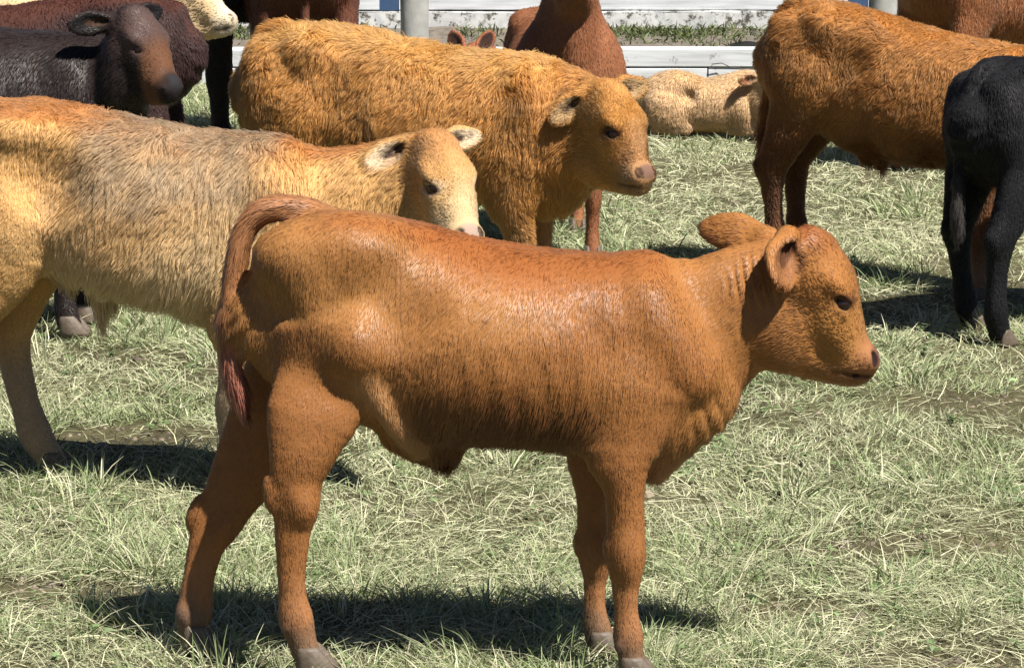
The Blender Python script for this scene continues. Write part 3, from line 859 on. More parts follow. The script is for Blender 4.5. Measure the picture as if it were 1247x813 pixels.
def red_calf():
    S = 616.0
    D = frame(600, 806, S, 13.5, 1.0)
    root = empty('calf', ((600 - 623.5) / S, 5.60, 0.0))
    tag(root, 'glossy red calf standing in full profile in the foreground, nearest the camera', 'calf')
    P = []
    P.append(torso_tube(D, [(328, 300, 400, .048), (345, 284, 448, .064), (385, 271, 480, .092), (430, 267, 496, .122), (480, 274, 516, .134), (530, 287, 530, .145),
                            (580, 298, 534, .154), (630, 306, 536, .157), (680, 311, 541, .150), (730, 314, 550, .136), (780, 315, 554, .114), (815, 315, 540, .090), (838, 322, 510, .070)], S))
    # neck
    P.append(Tube([(*D(785, 408), .145, .086), (*D(843, 400), .138, .068), (*D(885, 378), .118, .060), (*D(917, 362), .108, .056), (*D(948, 345), .092, .054)],
                  up=(0.25, 0, 1), k=0.05, flow=(-0.5, 0, -0.8), tag='neck', ln=0.75))
    def hip(s):
        return [Ell(D(445, 300, s * .084), (.066, .040, .036), rotm(0, 10), TO, .08, 'torso', .8),               # hook bone
                Ell(D(342, 318, s * .046), (.032, .028, .036), None, TO, .06, 'torso', .8),
                Ell(D(392, 322, s * .070), (.085, .050, .060), rotm(0, 8), TO, .07, 'torso', .8),                # rump                    # pin bone
                Ell(D(398, 380, s * .064), (.056, .054, .150), rotm(0, -18), (-.2, 0, -1), .04, 'thigh', .8),   # thigh
                Ell(D(360, 440, s * .036), (.036, .034, .120), rotm(0, -4), (-.2, 0, -1), .03, 'thigh', .8),    # hamstring ridge
                Ell(D(446, 420, s * .108), (.070, .056, .078), rotm(0, 25), (-.3, 0, -1), .026, 'thigh', .8),   # rounded muscle above the stifle
                Ell(D(804, 412, s * .078), (.052, .044, .122), rotm(0, -24), (-.3, 0, -1), .042, 'shoulder', .8),    # shoulder blade
                Ell(D(838, 452, s * .064), (.038, .038, .048), rotm(0, -25), (-.2, 0, -1), .035, 'shoulder', .8),    # point of shoulder
                Ell(D(755, 470, s * .090), (.075, .044, .090), rotm(0, 18), (-.2, 0, -1), .032, 'shoulder', .8),     # upper arm
                Ell(D(600, 430, s * .088), (.17, .072, .110), None, TO, .06, 'torso', 1)]                            # barrel of the ribs
    P += hip(-1) + hip(1)
    # hollows: in front of the hip, behind the shoulder
    for s in (-1, 1):
        P.append(Ell(D(505, 375, s * .178), (.050, .028, .07), rotm(0, 15), k=.06, neg=True, tag='hollow'))
        P.append(Ell(D(722, 395, s * .168), (.022, .025, .085), rotm(0, -20), k=.045, neg=True, tag='hollow'))
        P.append(Ell(D(425, 505, s * .150), (.055, .036, .024), rotm(0, 12), k=.03, neg=True, tag='hollow'))
        P.append(Ell(D(800, 520, s * .105), (.018, .022, .060), rotm(0, 12), k=.03, neg=True, tag='hollow'))
    P.append(Ell(D(794, 520), (.062, .058, .086), rotm(0, 30), (-.1, 0, -1), .05, 'brisket', 1.3))
    P.append(Tube([(*D(908, 432), .026, .016), (*D(860, 470), .030, .018), (*D(824, 518), .034, .022), (*D(790, 566), .030, .025)], up=(1, 0, 0.6), k=.045, flow=(0.25, 0, -1), tag='brisket', ln=1.7))
    P.append(Ell(D(516, 540), (.075, .036, .030), rotm(0, 14), (0, 0, -1), .06, 'sheath', 1.2))
    for s in (-1, 1):
        P.append(Tube([(*D(452, 460, s * .122), .026, .018), (*D(472, 495, s * .116), .020, .014), (*D(494, 528, s * .090), .020, .013), (*D(512, 548, s * .05), .02, .012)], up=(1, 0, 1), k=.020, flow=(0.3, 0, -1), tag='fold', ln=.7))
    # legs: (px, py, side, half depth in drawing units, half width in metres)
    P.append(leg_tube(D, [(408, 400, -.080, 58, .042), (410, 452, -.084, 58, .040), (388, 505, -.098, 54, .044), (376, 550, -.106, 40, .039), (367, 592, -.104, 32, .032), (363, 640, -.100, 25, .026),
                          (361, 690, -.098, 20, .022), (362, 722, -.097, 20, .023), (365, 745, -.096, 24, .028), (372, 772, -.096, 20, .026), (380, 798, -.096, 19, .027)], S))
    def hind_detail(x0, y0, s, sh):
        # point of hock, inner and outer hock bones, groove in front of the tendon, fetlock, dew claws
        out = [Ell(D(x0 - 29, y0, s), (.013, .016, .034), rotm(0, -6 + sh), (0, 0, -1), .022, 'leg', .6),
               Ell(D(x0 + 12, y0 + 12, s), (.022, .030, .036), rotm(0, sh), (0, 0, -1), .032, 'leg', .6)]
        for q in (-1, 1):
            out.append(Ell(D(x0 - 16, y0 - 28, s + q * .045), (.008, .012, .045), rotm(0, -8 + sh), k=.014, neg=True, tag='groove'))
            out.append(Ell(D(x0 - 9 - sh * .9, y0 + 80, s + q * .030), (.005, .008, .055), rotm(0, sh * .6), k=.012, neg=True, tag='groove'))
        return out
    P += hind_detail(366, 596, -.104, 0)
    for q in (-1, 1):
        P.append(Ell(D(353, 757, -.096 + q * .014), (.008, .007, .010), None, (0, 0, -1), .008, 'dewclaw', .3))
        P.append(Ell(D(219, 750, .10 + q * .014), (.008, .007, .010), None, (0, 0, -1), .008, 'dewclaw', .3))
    P.append(leg_tube(D, [(385, 400, .085, 64, .048), (350, 475, .10, 60, .046), (305, 560, .105, 46, .038), (268, 620, .105, 35, .032), (248, 662, .10, 26, .026), (237, 705, .10, 22, .022), (232, 742, .10, 25, .028), (229, 768, .10, 22, .026), (232, 784, .10, 20, .027)], S))
    P += hind_detail(262, 622, .105, 26)
    P.append(leg_tube(D, [(770, 470, -.080, 60, .046), (750, 540, -.090, 46, .045), (756, 590, -.090, 29, .037), (758, 632, -.088, 26, .031), (757, 668, -.086, 25, .030), (759, 700, -.085, 20, .026),
                          (760, 738, -.084, 16.5, .022), (763, 768, -.084, 21, .028), (766, 792, -.084, 18, .027), (770, 812, -.084, 20, .028)], S))
    P.append(leg_tube(D, [(752, 480, .085, 58, .048), (730, 550, .09, 42, .044), (723, 598, .088, 25, .036), (723, 636, .086, 22, .029), (724, 670, .085, 23, .030), (725, 702, .084, 17, .024),
                          (725, 740, .083, 15.5, .022), (729, 768, .083, 20, .027), (735, 792, .083, 18, .027)], S))
    for (x0, s) in ((758, -.086), (725, .085)):
        P.append(Ell(D(x0 + 5, 668, s), (.021, .026, .044), None, (0, 0, -1), .035, 'leg', .6))          # knee
        P.append(Ell(D(x0 - 20, 660, s), (.010, .014, .022), None, (0, 0, -1), .012, 'leg', .6))
        for q in (-1, 1):
            P.append(Ell(D(x0 - 7, 728, s + q * .029), (.005, .008, .045), None, k=.012, neg=True, tag='groove'))
            P.append(Ell(D(x0 - 6, 780, s + q * .014), (.008, .007, .010), None, (0, 0, -1), .008, 'dewclaw', .3))
    # tail, held out from the rump
    P.append(Tube([(*D(415, 274), .018, .022), (*D(385, 265), .024, .024), (*D(350, 261), .024, .024), (*D(322, 270), .023, .023), (*D(303, 298), .021, .022), (*D(292, 345), .019, .020), (*D(286, 395), .017, .018)],
                  up=(0.4, 0, 1), k=.022, flow=1, tag='tail', ln=1.5))
    P.append(Tube([(*D(286, 385), .017, .018), (*D(287, 430), .019, .018), (*D(293, 465), .018, .017), (*D(300, 492), .010, .010)], up=(1, 0, 0), k=.02, flow=1, tag='switch', ln=3.0))
    er = [((-.004, -.036, .066), (-.16, -.62, -.78), (.66, -.72, .10), .102, .090),
          ((-.038, .034, .050), (-.88, .46, .10), (.20, .80, -.55), .138, .080)]
    hd = dict(pos=D(952, 332), yaw=-3, pitch=0, scale=1.03, ears=er)
    def wrinkle(V, N, t):
        m = sstep(.35, .42, V[:, 0]) * sstep(.575, .53, V[:, 0]) * sstep(.60, .68, V[:, 2]) * np.clip(t['neck'] * 1.5, 0, 1) * sstep(0.02, .05, np.abs(V[:, 1]))
        u = V[:, 0] + 0.20 * (V[:, 2] - .75) + .006 * vnoise(V, 14, 5)
        w = np.sin(u * 2 * math.pi / .019 + 1.6 * vnoise(V, 9, 8))
        r = .0042 * m * np.sign(w) * np.abs(w) ** .6 * np.clip(1.4 * vnoise(V, 14, 3) + .35, 0, 1)
        g = .0022 * fbm(V, 14, 77, 3)
        rib = .0008 * np.sin((V[:, 0] + .25 * V[:, 2]) * 2 * math.pi / .052) * sstep(-.14, -.02, V[:, 0]) * sstep(.24, .12, V[:, 0]) * sstep(.4, .5, V[:, 2]) * sstep(.72, .62, V[:, 2])
        return V + N * (r + g + rib)[:, None]
    def extra(V, N, t, Hp, c, lm, n1, n2):
        z = np.zeros(len(V))
        c = mixc(c, (.46, .24, .10), np.clip(t.get('fold', z) * 1.8, 0, 1) * .8)
        c = mixc(c, (.36, .13, .095), np.clip(t.get('switch', z), 0, 1) * .85)
        c = mixc(c, (.34, .155, .075), np.clip(t.get('tail', z), 0, 1) * .6)
        n3 = fbm(V, 4.0, 303, 2)
        c = mixc(c, (.37, .175, .052), np.clip(t['torso'] + t.get('thigh', z) + t.get('shoulder', z), 0, 1) * sstep(-.2, .5, n3) * .7)
        c = mixc(c, (.24, .088, .022), np.clip(t['torso'] + t.get('thigh', z) + t.get('shoulder', z), 0, 1) * sstep(.1, -.5, n3) * .5)
        hm = np.clip(t.get('head', z) + t.get('lid', z), 0, 1)
        c = mixc(c, (.38, .175, .045), hm * sstep(.02, .07, Hp[:, 0]) * sstep(.16, .12, Hp[:, 0]) * sstep(-.21, -.15, Hp[:, 2]) * sstep(-.03, -.06, Hp[:, 2]) * .7)
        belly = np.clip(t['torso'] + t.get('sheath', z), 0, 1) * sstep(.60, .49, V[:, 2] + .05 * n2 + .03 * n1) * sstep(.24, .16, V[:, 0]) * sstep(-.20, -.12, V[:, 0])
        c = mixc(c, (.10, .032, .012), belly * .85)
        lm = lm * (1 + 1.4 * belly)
        c = mixc(c, (.27, .108, .034), np.clip(t.get('leg', z), 0, 1) * .6)
        c = mixc(c, (.36, .165, .075), sstep(.26, .14, V[:, 2]) * .45)
        c = mixc(c, (.12, .095, .065), sstep(.15, .04, V[:, 2] + .05 * n2 + .04 * n1) * .7)
        c = mixc(c, (.10, .06, .045), np.clip(t.get('dewclaw', z) * 1.3, 0, 1))
        c = mixc(c, (.45, .19, .10), np.clip(t.get('brisket', z), 0, 1) * .5)
        return c, lm
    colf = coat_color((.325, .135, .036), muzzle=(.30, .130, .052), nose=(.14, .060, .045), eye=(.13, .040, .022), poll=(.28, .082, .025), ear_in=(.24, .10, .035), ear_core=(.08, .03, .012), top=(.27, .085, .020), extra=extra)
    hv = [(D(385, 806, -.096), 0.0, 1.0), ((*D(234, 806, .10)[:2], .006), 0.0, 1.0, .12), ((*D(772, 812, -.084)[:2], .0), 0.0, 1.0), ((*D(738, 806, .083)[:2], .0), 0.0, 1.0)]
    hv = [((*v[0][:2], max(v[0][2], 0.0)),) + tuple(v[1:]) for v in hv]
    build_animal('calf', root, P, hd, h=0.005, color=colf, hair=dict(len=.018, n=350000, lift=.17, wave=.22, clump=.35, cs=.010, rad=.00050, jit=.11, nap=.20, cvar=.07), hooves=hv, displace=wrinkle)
    return root

red_calf()

# ------------------------------------------------------------------ the other cattle: one body plan, each with its own size, pose, coat and head
EAR_OUT = [((-.008, -.040, .046), (-.35, -.92, -.10), (.85, -.35, .1), .125, .075), ((-.008, .040, .046), (-.35, .92, -.10), (.85, .35, .1), .125, .075)]

def plan(sc=1.0, sx=1.0, sw=1.0, feet=(0, 0, 0, 0), head=None, tail='down', belly=0, sheath=True, slim=1.0, tail_x=0.0, tuck=0.0):
    """standing body. feet = forward shift of (near hind, far hind, near fore, far fore) hooves in metres; head = poll position"""
    S = 616.0
    D0 = frame(600, 802, S, 0.0)
    D = lambda px, py, y=0.0: (D0(px, py)[0] * sx, y * sw, D0(px, py)[2] * 1.0)
    P = [torso_tube(D, [(332, 292, 400, .070 * sw), (347, 276, 452, .100 * sw), (385, 263, 490, .130 * sw), (430, 260, 508 - tuck * .5, .145 * sw), (480, 266, 528 + belly - tuck, .145 * sw), (530, 276, 546 + belly - tuck * .9, .157 * sw),
                        (580, 286, 549 + belly - tuck * .65, .168 * sw), (630, 294, 551 + belly - tuck * .35, .170 * sw), (680, 299, 555, .162 * sw), (730, 300, 562, .146 * sw), (780, 304, 564, .124 * sw), (820, 312, 547, .097 * sw), (845, 320, 517, .074 * sw)], S)]
    for s in (-1, 1):
        P += [Ell(D(440, 298, s * .094), (.060, .040, .034), rotm(0, 12), TO, .06, 'torso', .9),
              Ell(D(340, 312, s * .055), (.032, .026, .035), None, TO, .04, 'torso', .9),
              Ell(D(374, 390, s * .088), (.085, .062, .155), rotm(0, -12), (-.2, 0, -1), .05, 'thigh', .9),
              Ell(D(425, 412, s * .115), (.075, .046, .085), rotm(0, 25), (-.3, 0, -1), .04, 'thigh', .9),
              Ell(D(800, 410, s * .088), (.058, .044, .135), rotm(0, -20), (-.3, 0, -1), .045, 'shoulder', .9),
              Ell(D(835, 455, s * .068), (.040, .036, .050), rotm(0, -25), (-.2, 0, -1), .035, 'shoulder', .9),
              Ell(D(758, 480, s * .092), (.082, .044, .095), rotm(0, 15), (-.2, 0, -1), .04, 'shoulder', .9),
              Ell(D(600, 445, s * .098), (.17 * sx, .072, .12), None, TO, .06, 'torso', 1)]
        P.append(Ell(D(500, 350, s * .178), (.055, .030, .07), rotm(0, 15), k=.06, neg=True, tag='hollow'))
        P.append(Tube([(*D(452, 455, s * .118), .03, .016), (*D(475, 490 - tuck * .5, s * .105), .022, .012), (*D(503, 533 - tuck * .9, s * .070), .026, .012)], up=(1, 0, 1), k=.03, flow=(0.3, 0, -1), tag='torso', ln=.9))
    P.append(Ell(D(812, 525), (.075, .066, .095), rotm(0, 30), (-.1, 0, -1), .05, 'brisket', 1.1))
    if sheath: P.append(Ell(D(528, 556), (.045, .026, .030), rotm(0, -10), (0, 0, -1), .03, 'sheath', 1.3))
    def leg(rows, sh):
        out = []
        for (px, py, y, a, b) in rows:
            q = D(px, py, y)
            out.append((q[0] + sh * max(0, .56 - q[2]) / .56, q[1], q[2], a / S * slim, b * slim))
        return Tube(out, up=(1, 0, 0), k=.03, flow=1, tag='leg', ln=.65, sub=3)
    hoofs = []
    for i, s in enumerate((-1, 1)):
        P.append(leg([(405, 400, s * .10, 70, .055), (408, 452, s * .110, 64, .050), (385, 510, s * .110, 50, .045), (362, 560, s * .106, 37, .038), (346, 598, s * .102, 30, .033), (345, 645, s * .098, 22, .027),
                      (347, 695, s * .096, 19, .024), (352, 740, s * .094, 22, .028), (362, 770, s * .094, 20, .027), (372, 790, s * .094, 19, .028)], feet[i]))
        q = leg([(318, 593, s * .102, 9, .014), (325, 612, s * .102, 8, .014)], feet[i]); P.append(q)
        P.append(leg([(770, 470, s * .085, 62, .050), (752, 545, s * .092, 46, .046), (757, 592, s * .090, 28, .037), (758, 635, s * .088, 24, .031), (758, 668, s * .086, 25, .031), (758, 702, s * .085, 18, .026),
                      (759, 738, s * .084, 16, .024), (762, 768, s * .084, 20, .028), (768, 790, s * .084, 19, .028)], feet[2 + i]))
        hoofs.append((((D(376, 800)[0] + feet[i]) * sc, s * .094 * sw * sc, 0.0), 0.0, 1.05 * sc))
        hoofs.append((((D(771, 800)[0] + feet[2 + i]) * sc, s * .084 * sw * sc, 0.0), 0.0, 1.05 * sc))
    if tail == 'down':
        P.append(Tube([(*D(380, 268), .018, .02), (*D(345, 276), .022, .022), (*D(322, 305, tail_x * .3), .020, .020), (*D(312, 360, tail_x * .7), .018, .018), (*D(308, 430, tail_x), .016, .016), (*D(308, 500, tail_x), .015, .015)], up=(0.6, 0, 1), k=.02, flow=1, tag='tail', ln=.9))
        P.append(Tube([(*D(308, 490, tail_x), .015, .016), (*D(309, 540, tail_x), .022, .022), (*D(311, 590, tail_x), .020, .020), (*D(312, 620, tail_x), .006, .006)], up=(1, 0, 0), k=.02, flow=1, tag='switch', ln=1.8))
    P = [p.xf(np.eye(3), np.zeros(3), sc) for p in P]
    if head is not None:
        b = np.array(D(800, 415)) * sc; e = np.array(head['pos'], float)
        Rm = rotm(head.get('yaw', 0), head.get('pitch', 0)); hs = head.get('scale', 1.0)
        e2 = e + Rm @ np.array((-.01, 0, -.02)) * hs
        m1 = b + (e2 - b) * .40 + np.array((.03, 0, -.01)) * sc; m2 = b + (e2 - b) * .72 + np.array((.02, 0, .0)) * sc
        fat = head.get('neck', 1.0)
        P.append(Tube([(*b, .155 * sc, .092 * sc), (*m1, .142 * sc * fat, .080 * sc * fat), (*m2, .120 * sc * fat, .068 * sc * fat), (*e2, .098 * hs, .058 * hs)], up=(0.25, 0, 1), k=.05, flow=(-.5, 0, -.8), tag='neck', ln=.95))
    return P, hoofs

def lie_plan(sc=1.0):
    """a calf lying down with its legs folded under it"""
    P = [Tube([(-.42, 0, .15, .10, .08), (-.34, 0, .18, .175, .125), (-.20, 0, .195, .205, .150), (-.02, 0, .18, .17, .175), (.16, 0, .20, .185, .160), (.28, 0, .215, .195, .115), (.38, 0, .21, .13, .08)], up=(0, 0, 1), k=.04, flow=TO, tag='torso', p=2.2)]
    for s in (-1, 1):
        P += [Ell((-.24, s * .135, .15), (.15, .065, .125), rotm(0, 30), (-.3, 0, -1), .025, 'thigh'), Ell((-.10, s * .15, .27), (.05, .06, .05), k=.05, neg=True, tag='hollow'),
              Tube([(-.22, s * .13, .08, .05, .045), (-.10, s * .15, .04, .035, .03), (-.22, s * .15, .03, .026, .026), (-.32, s * .14, .025, .024, .024)], up=(0, 0, 1), k=.03, flow=1, tag='leg', ln=.6),
              Ell((.24, s * .105, .19), (.075, .06, .13), rotm(0, -20), (-.3, 0, -1), .03, 'shoulder'),
              Tube([(.24, s * .10, .08, .05, .04), (.32, s * .10, .04, .032, .03), (.24, s * .11, .03, .026, .025), (.17, s * .10, .025, .022, .022)], up=(0, 0, 1), k=.03, flow=1, tag='leg', ln=.6)]
    return [p.xf(np.eye(3), np.zeros(3), sc) for p in P]

def lie_neck(P, head, sc):
    b = np.array((.30, 0, .25)) * sc; e = np.array(head['pos'], float)
    Rm = rotm(head.get('yaw', 0), head.get('pitch', 0)); hs = head.get('scale', 1.0)
    e2 = e + Rm @ np.array((-.01, 0, -.02)) * hs
    P.append(Tube([(*b, .13 * sc, .085 * sc), (*(b + (e2 - b) * .5 + np.array((.02, 0, 0))), .115 * sc, .07 * sc), (*e2, .095 * hs, .058 * hs)], up=(.25, 0, 1), k=.04, flow=(-.5, 0, -.8), tag='neck', ln=.9))
    return P

def rough(amp, freq, seed):
    return lambda V, N, t: V + N * (amp * fbm(V, freq, seed, 3))[:, None]

HERD = 'young cattle standing behind the front calf'

# --- golden fuzzy calf in the middle
root = empty('calf', (-0.27, 8.98, 0), R_(-20))
tag(root, 'fluffy golden orange calf behind the front calf, head turned to the camera', 'calf', HERD)
hd = dict(pos=(.597, -.085, .705), yaw=-30, pitch=-8, scale=1.12, fat=1.08, neck=1.05, hl=.45,
          ears=[((-.008, -.040, .050), (-.45, -.70, -.55), (.80, -.60, .1), .115, .068), ((-.008, .040, .050), (.02, .98, .05), (.85, -.1, .1), .135, .080)])
P, hv = plan(1.05, 1.17, 1.08, (.02, -.05, .07, .03), hd, belly=6)
def ex_gold(V, N, t, Hp, c, lm, n1, n2):
    c = mixc(c, (.46, .20, .052), np.clip(t.get('neck', 0) + t.get('shoulder', 0), 0, 1) * .5)
    return c, lm
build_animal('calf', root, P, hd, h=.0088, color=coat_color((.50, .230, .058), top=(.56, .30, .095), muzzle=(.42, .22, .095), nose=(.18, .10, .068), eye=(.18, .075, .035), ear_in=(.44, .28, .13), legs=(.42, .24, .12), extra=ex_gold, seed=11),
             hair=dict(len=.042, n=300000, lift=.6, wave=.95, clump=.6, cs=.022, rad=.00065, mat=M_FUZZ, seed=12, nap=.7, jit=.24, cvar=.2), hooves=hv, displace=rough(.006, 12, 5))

# --- tan calf with a muddy back on the left
root = empty('calf', (-0.87, 7.006, 0), R_(-9))
tag(root, 'tan calf with caked mud on its back and pale belly, cut by the left edge', 'calf', HERD)
hd = dict(pos=(.680, .01, .805), yaw=-50, pitch=-11, scale=1.04, fat=1.0, hl=.45, neck=.92,
          ears=[((-.008, -.040, .050), (-.30, -.90, -.34), (.85, -.30, .2), .110, .068), ((-.008, .040, .050), (-.10, .96, .08), (.85, .20, .1), .115, .064)])
P, hv = plan(1.07, 1.0, 1.05, (-.09, .10, -.07, -.04), hd, tail='down', belly=-14, sheath=False, tuck=34, slim=1.10)
for s_ in (-1, 1):
    P += [Ell((-.300, s_ * .122, .885), (.055, .036, .032), rotm(0, 25), TO, .035, 'torso', .6), Ell((-.205, s_ * .172, .80), (.060, .040, .09), rotm(0, 15), k=.06, neg=True, tag='hollow'),
          Ell((-.41, s_ * .155, .66), (.085, .035, .10), rotm(0, 20), (-.2, 0, -1), .03, 'thigh', .8), Ell((-.50, s_ * .150, .80), (.04, .04, .09), rotm(0, -10), k=.04, neg=True, tag='hollow')]
P.append(Tube([(-.13, 0, .54, .05, .025), (-.12, 0, .48, .035, .018), (-.12, 0, .43, .012, .008)], up=(1, 0, 0), k=.03, flow=1, tag='sheath', ln=1.6))
def ex_tan(V, N, t, Hp, c, lm, n1, n2):
    tt = np.clip(t['torso'] + t.get('thigh', 0) * .6, 0, 1)
    c = mixc(c, (.64, .48, .28), np.clip(sstep(.74, .52, V[:, 2] + .05 * n1 - .25 * np.clip(V[:, 0], 0, 1)), 0, 1) * np.clip(t['torso'] + t.get('thigh', 0) + t.get('sheath', 0), 0, 1) * .8)
    c = mixc(c, (.40, .165, .05), sstep(.55, .95, N[:, 2]) * np.clip(t['torso'] + t['neck'], 0, 1) * (V[:, 0] < 2))
    mud = sstep(-.16, -.02, V[:, 0] + .06 * n1 + .5 * (.9 - V[:, 2])) * sstep(.42, .30, V[:, 0] + .07 * n1 + .6 * (V[:, 2] - .8)) * sstep(.64, .76, V[:, 2] + .08 * n1) * tt
    c = mixc(c, (.31, .225, .14), mud * (.8 + .3 * n2))
    c = mixc(c, (.33, .24, .165), sstep(.40, .24, V[:, 2]) * .85)
    hm = np.clip(t.get('head', 0) + t.get('poll', 0) + t.get('brow', 0) * .6, 0, 1)
    c = mixc(c, (.43, .205, .070), hm * sstep(.17, .06, Hp[:, 0] - .45 * (Hp[:, 2] + .02) + .012 * n2) * sstep(-.13, -.05, Hp[:, 2]) * .9)
    fringe = np.clip(t['torso'] + t.get('sheath', 0), 0, 1) * sstep(.60, .50, V[:, 2]) * (V[:, 0] > -.3)
    lm = lm * (1 + .9 * fringe)
    sleek = np.clip(t.get('thigh', 0) + t.get('leg', 0), 0, 1) * .45 + .35 * sstep(-.12, -.30, V[:, 0])
    return c, lm * (1 + .15 * mud) * (1 - np.clip(sleek, 0, .6))
build_animal('calf', root, P, hd, h=.0078, color=coat_color((.55, .315, .115), muzzle=(.58, .41, .22), nose=(.38, .27, .21), eye=(.60, .46, .30), ear_in=(.56, .43, .28), poll=(.36, .14, .045), extra=ex_tan, seed=21),
             hair=dict(len=.030, n=300000, lift=.42, wave=.5, clump=.75, cs=.015, rad=.0006, mat=M_FUZZ, seed=22, nap=.55, jit=.16, cvar=.18), hooves=hv, displace=rough(.005, 14, 9))

# --- brown bull calf on the right
root = empty('calf', (1.30, 9.75, 0), R_(-32)); root.rotation_euler.y = R_(3.5)
tag(root, 'brown bull calf standing in profile on the right, rump towards the middle', 'calf', HERD)
hd = dict(pos=(.72, 0, .80), yaw=0, pitch=0, scale=1.1, ears=EAR_OUT)
P, hv = plan(1.03, 1.12, .98, (.05, .03, .02, -.03), hd, tail='down', belly=8)
P.append(Tube([(-.13, 0, .49, .040, .03), (-.10, 0, .42, .024, .020), (-.10, 0, .37, .010, .010), (-.105, 0, .325, .004, .004)], up=(1, 0, 0), k=.03, flow=1, tag='sheath', ln=1.5))
def ex_bull(V, N, t, Hp, c, lm, n1, n2):
    c = mixc(c, (.10, .036, .018), sstep(.62, .40, V[:, 2] + .05 * n1) * .85)  # darker lower body: mostly shade, put into the coat colour
    c = mixc(c, (.36, .20, .11), sstep(.20, .06, V[:, 2]) * (V[:, 0] > 0) * .8)
    return c, lm
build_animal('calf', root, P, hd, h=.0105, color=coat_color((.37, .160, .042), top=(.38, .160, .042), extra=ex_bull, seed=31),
             hair=dict(len=.024, n=170000, lift=.55, wave=1.2, clump=.6, cs=.02, rad=.0007, mat=M_FUZZ, seed=32, nap=.75, cvar=.2), hooves=hv, displace=rough(.005, 12, 3))

# --- black calf at the right edge
root = empty('calf', (1.72, 9.05, 0), R_(38))
tag(root, 'glossy black calf cut off by the right edge, seen from behind', 'calf', HERD)
hd = dict(pos=(.62, 0, .70), yaw=0, pitch=0, scale=.98, ears=EAR_OUT)
P, hv = plan(.965, 1.0, 1.06, (-.03, .06, 0, 0), hd, tail='down', tail_x=.03, slim=1.15)
def ex_black(V, N, t, Hp, c, lm, n1, n2):
    return mixc(c, (.07, .06, .055), np.clip(t.get('switch', np.zeros(len(V))), 0, 1) * .6), lm
build_animal('calf', root, P, hd, h=.0105, color=coat_color((.007, .0068, .008), nose=(.01, .01, .01), ear_in=(.01, .01, .01), extra=ex_black, seed=41),
             hair=dict(len=.018, n=110000, lift=.3, wave=.4, clump=.4, cs=.012, rad=.0007, nap=.4, seed=42, mat=M_DULL), hooves=hv, displace=rough(.003, 9, 7))

# --- dark brown calf, top left, head turned to the camera
root = empty('calf', (-1.66, 9.03, 0), R_(-5))
tag(root, 'dark brown calf at the top left with a tan muzzle band, looking right', 'calf', HERD)
hd = dict(pos=(.515, -.10, .915), yaw=-38, pitch=-14, scale=1.06, fat=1.02, hl=.6,
          ears=[((-.008, -.040, .046), (-.45, -.85, .02), (.80, -.45, -.1), .125, .075), ((-.008, .040, .046), (-.15, .95, .16), (.85, .1, -.1), .125, .070)])
P, hv = plan(1.12, 1.02, 1.05, (0, .1, 0, 0), hd)
def ex_dark(V, N, t, Hp, c, lm, n1, n2):
    hm = np.clip(t.get('head', 0) + t.get('muzzle', 0) + t.get('lid', 0) + t.get('brow', 0), 0, 1)
    u = Hp[:, 0] - .35 * Hp[:, 2]
    c = mixc(c, (.085, .050, .042), hm * sstep(-.04, .03, u) * sstep(-.09, -.02, Hp[:, 2] + .3 * Hp[:, 0]) * .9)
    c = mixc(c, (.135, .058, .028), hm * sstep(.12, .15, u) * sstep(.215, .180, u) * (.5 + .5 * sstep(-.02, -.08, Hp[:, 2])))
    c = mixc(c, (.026, .024, .026), hm * sstep(.205, .235, u + .010 * n2) * .9)
    return c, lm
build_animal('calf', root, P, hd, h=.0095, color=coat_color((.018, .0105, .009), nose=(.018, .017, .019), eye=(.020, .021, .026), ear_in=(.006, .005, .005), extra=ex_dark, seed=51),  # eye patch carries the bluish highlight of the lower lid as colour
             hair=dict(len=.020, n=150000, lift=.35, wave=.4, clump=.4, cs=.012, rad=.00065, nap=.35, seed=52, mat=M_HAIR), hooves=hv, displace=rough(.002, 9, 2))

# --- second dark calf behind it, rump to the right
root = empty('calf', (-1.60, 9.96, 0), R_(176))
tag(root, 'plum brown calf behind the dark calf, facing left, its head hidden', 'calf', HERD)
hd = dict(pos=(.62, 0, .78), scale=1.05, ears=EAR_OUT)
P, hv = plan(1.10, 1.0, 1.05, (0, 0, 0, 0), hd, tail=None)
build_animal('calf', root, P, hd, h=.0125, color=coat_color((.040, .020, .018), top=(.075, .027, .018), seed=61), hair=dict(len=.020, n=80000, lift=.3, wave=.4, clump=.3, rad=.0010, seed=62, mat=M_DULL), hooves=hv)

# --- cream calf behind the dark ones
root = empty('calf', (-1.74, 10.95, 0), R_(0))
tag(root, 'cream calf behind the dark calves, pale muzzle showing beside the dark leg', 'calf', HERD)
hd = dict(pos=(.49, .03, .875), yaw=-8, pitch=-22, scale=1.05, ears=EAR_OUT)
P, hv = plan(1.06, 1.0, 1.05, (0, 0, 0, 0), hd)
build_animal('calf', root, P, hd, h=.0125, color=coat_color((.62, .44, .24), muzzle=(.70, .58, .40), nose=(.50, .38, .30), seed=71), hair=dict(len=.02, n=40000, lift=.35, wave=.4, clump=.3, rad=.0011, seed=72, mat=M_FUZZ), hooves=hv)

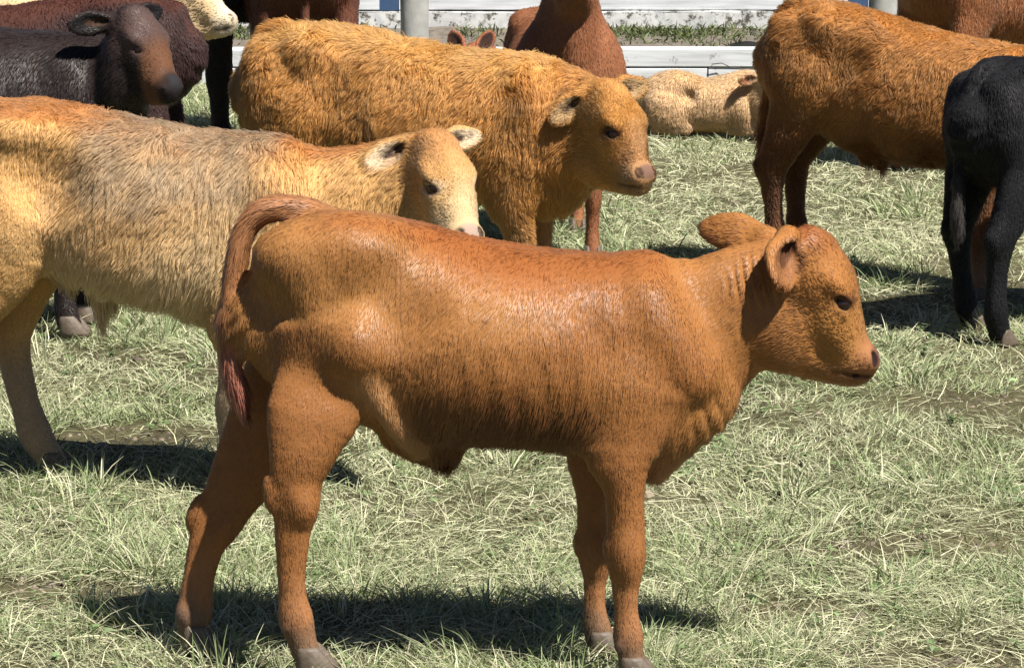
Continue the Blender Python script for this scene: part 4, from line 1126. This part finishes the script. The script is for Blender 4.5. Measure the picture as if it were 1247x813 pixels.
# --- red calf seen from behind, in front of the white kerb
root = empty('calf', (0.165, 10.47, 0), R_(-85))
tag(root, 'deep red calf facing the camera behind the golden calf, its head out of frame', 'calf', HERD)
hd = dict(pos=(.42, 0, 1.02), yaw=0, pitch=-50, scale=1.0, ears=[((-.008, -.040, .046), (-.30, -.65, -.70), (.75, -.45, .1), .125, .075), ((-.008, .040, .046), (-.30, .65, -.70), (.75, .45, .1), .125, .075)])
P, hv = plan(.95, 1.0, 1.20, (0, .03, 0, 0), hd, tail='down')
P.append(Tube([(.30, 0, .46, .12, .15), (.33, 0, .60, .14, .200), (.34, 0, .72, .13, .185), (.36, 0, .83, .11, .120), (.40, 0, .97, .09, .078)], up=(1, 0, 0), k=.05, flow=(0, 0, -1), tag='neck', ln=.8))
for s_ in (-1, 1):
    P += [Ell((.37, s_ * .105, .60), (.06, .055, .10), None, (0, 0, -1), .03, 'shoulder', .8), Ell((.43, s_ * .045, .72), (.035, .022, .13), rotm(0, 12), (0, 0, -1), .025, 'neck', .8)]
build_animal('calf', root, P, hd, h=.011, color=coat_color((.25, .098, .044), ear_in=(.03, .015, .012), seed=81), hair=dict(len=.018, n=90000, lift=.28, wave=.25, clump=.3, cs=.012, rad=.0008, nap=.4, seed=82, mat=M_DULL), hooves=hv)

# --- big black cow, only one foreleg in view
root = empty('cow', (-1.68, 12.75, 0), R_(4))
tag(root, 'big black cow whose dark foreleg stands left of the golden calf', 'cow')
hd = dict(pos=(1.05, 0, 1.45), scale=1.45, ears=EAR_OUT)
P, hv = plan(1.62, 1.0, 1.0, (-.02, .02, .0, -.01), hd, tail=None, sheath=False, slim=.92)
build_animal('cow', root, P, hd, h=.014, color=coat_color((.012, .009, .009), seed=91), hair=dict(len=.022, n=70000, lift=.3, wave=.25, clump=.3, rad=.0009, nap=.4, seed=92, mat=M_DULL), hooves=hv)

# --- dark red brown heifer seen from behind
root = empty('cow', (-0.92, 12.75, 0), R_(98))
tag(root, 'dark red brown heifer seen from behind, rump between golden calf and grey post', 'cow')
hd = dict(pos=(.75, 0, 1.1), scale=1.2, ears=EAR_OUT)
P, hv = plan(1.25, 1.0, 1.12, (-.02, .02, 0, .02), hd, tail='down', sheath=False, slim=1.1, tail_x=.01)
build_animal('cow', root, P, hd, h=.012, color=coat_color((.125, .045, .025), seed=95), hair=dict(len=.022, n=90000, lift=.3, wave=.25, clump=.3, rad=.0009, nap=.4, seed=96, mat=M_DULL), hooves=hv)

# --- red cow at the top right
root = empty('cow', (2.12, 12.65, 0), R_(40))
tag(root, 'red brown cow behind the bull calf at the top right corner', 'cow')
hd = dict(pos=(.85, 0, 1.0), scale=1.2, ears=EAR_OUT)
P, hv = plan(1.22, 1.0, 1.08, (.05, -.05, 0, 0), hd, tail=None, sheath=False)
build_animal('cow', root, P, hd, h=.014, color=coat_color((.26, .098, .036), seed=101), hair=dict(len=.026, n=120000, lift=.45, wave=.6, clump=.4, cs=.02, rad=.0010, nap=.5, seed=102, mat=M_FUZZ), hooves=hv)

# --- calves lying by the kerb
root = empty('calf', (.90, 13.55, 0), R_(-14))
tag(root, 'pale tan calf lying in the grass below the white kerb', 'calf', 'calves lying by the white kerb')
hd = dict(pos=(.27, -.06, .235), yaw=-25, pitch=-8, scale=.82, ears=EAR_OUT)
P = lie_neck(lie_plan(.70), hd, .70)
build_animal('calf', root, P, hd, h=.011, color=coat_color((.58, .38, .20), muzzle=(.45, .25, .16), seed=111), hair=dict(len=.028, n=90000, lift=.4, wave=.5, clump=.4, cs=.02, rad=.0009, nap=.5, seed=112, mat=M_FUZZ))
root = empty('calf', (-.17, 13.95, 0), R_(-94))
tag(root, 'red calf lying behind the golden calf, only its two upright ears showing', 'calf', 'calves lying by the white kerb')
hd = dict(pos=(.36, .0, .30), yaw=0, pitch=-20, scale=1.05, ears=[((-.02, -.035, .060), (-.15, -.45, .85), (.9, -.35, .0), .125, .085), ((-.02, .035, .060), (-.15, .45, .85), (.9, .35, .0), .125, .085)])
P = lie_neck(lie_plan(.9), hd, .9)
build_animal('calf', root, P, hd, h=.011, color=coat_color((.28, .095, .045), ear_in=(.04, .02, .015), seed=121), hair=dict(len=.016, n=30000, lift=.2, wave=.3, clump=.3, rad=.0010, seed=122))
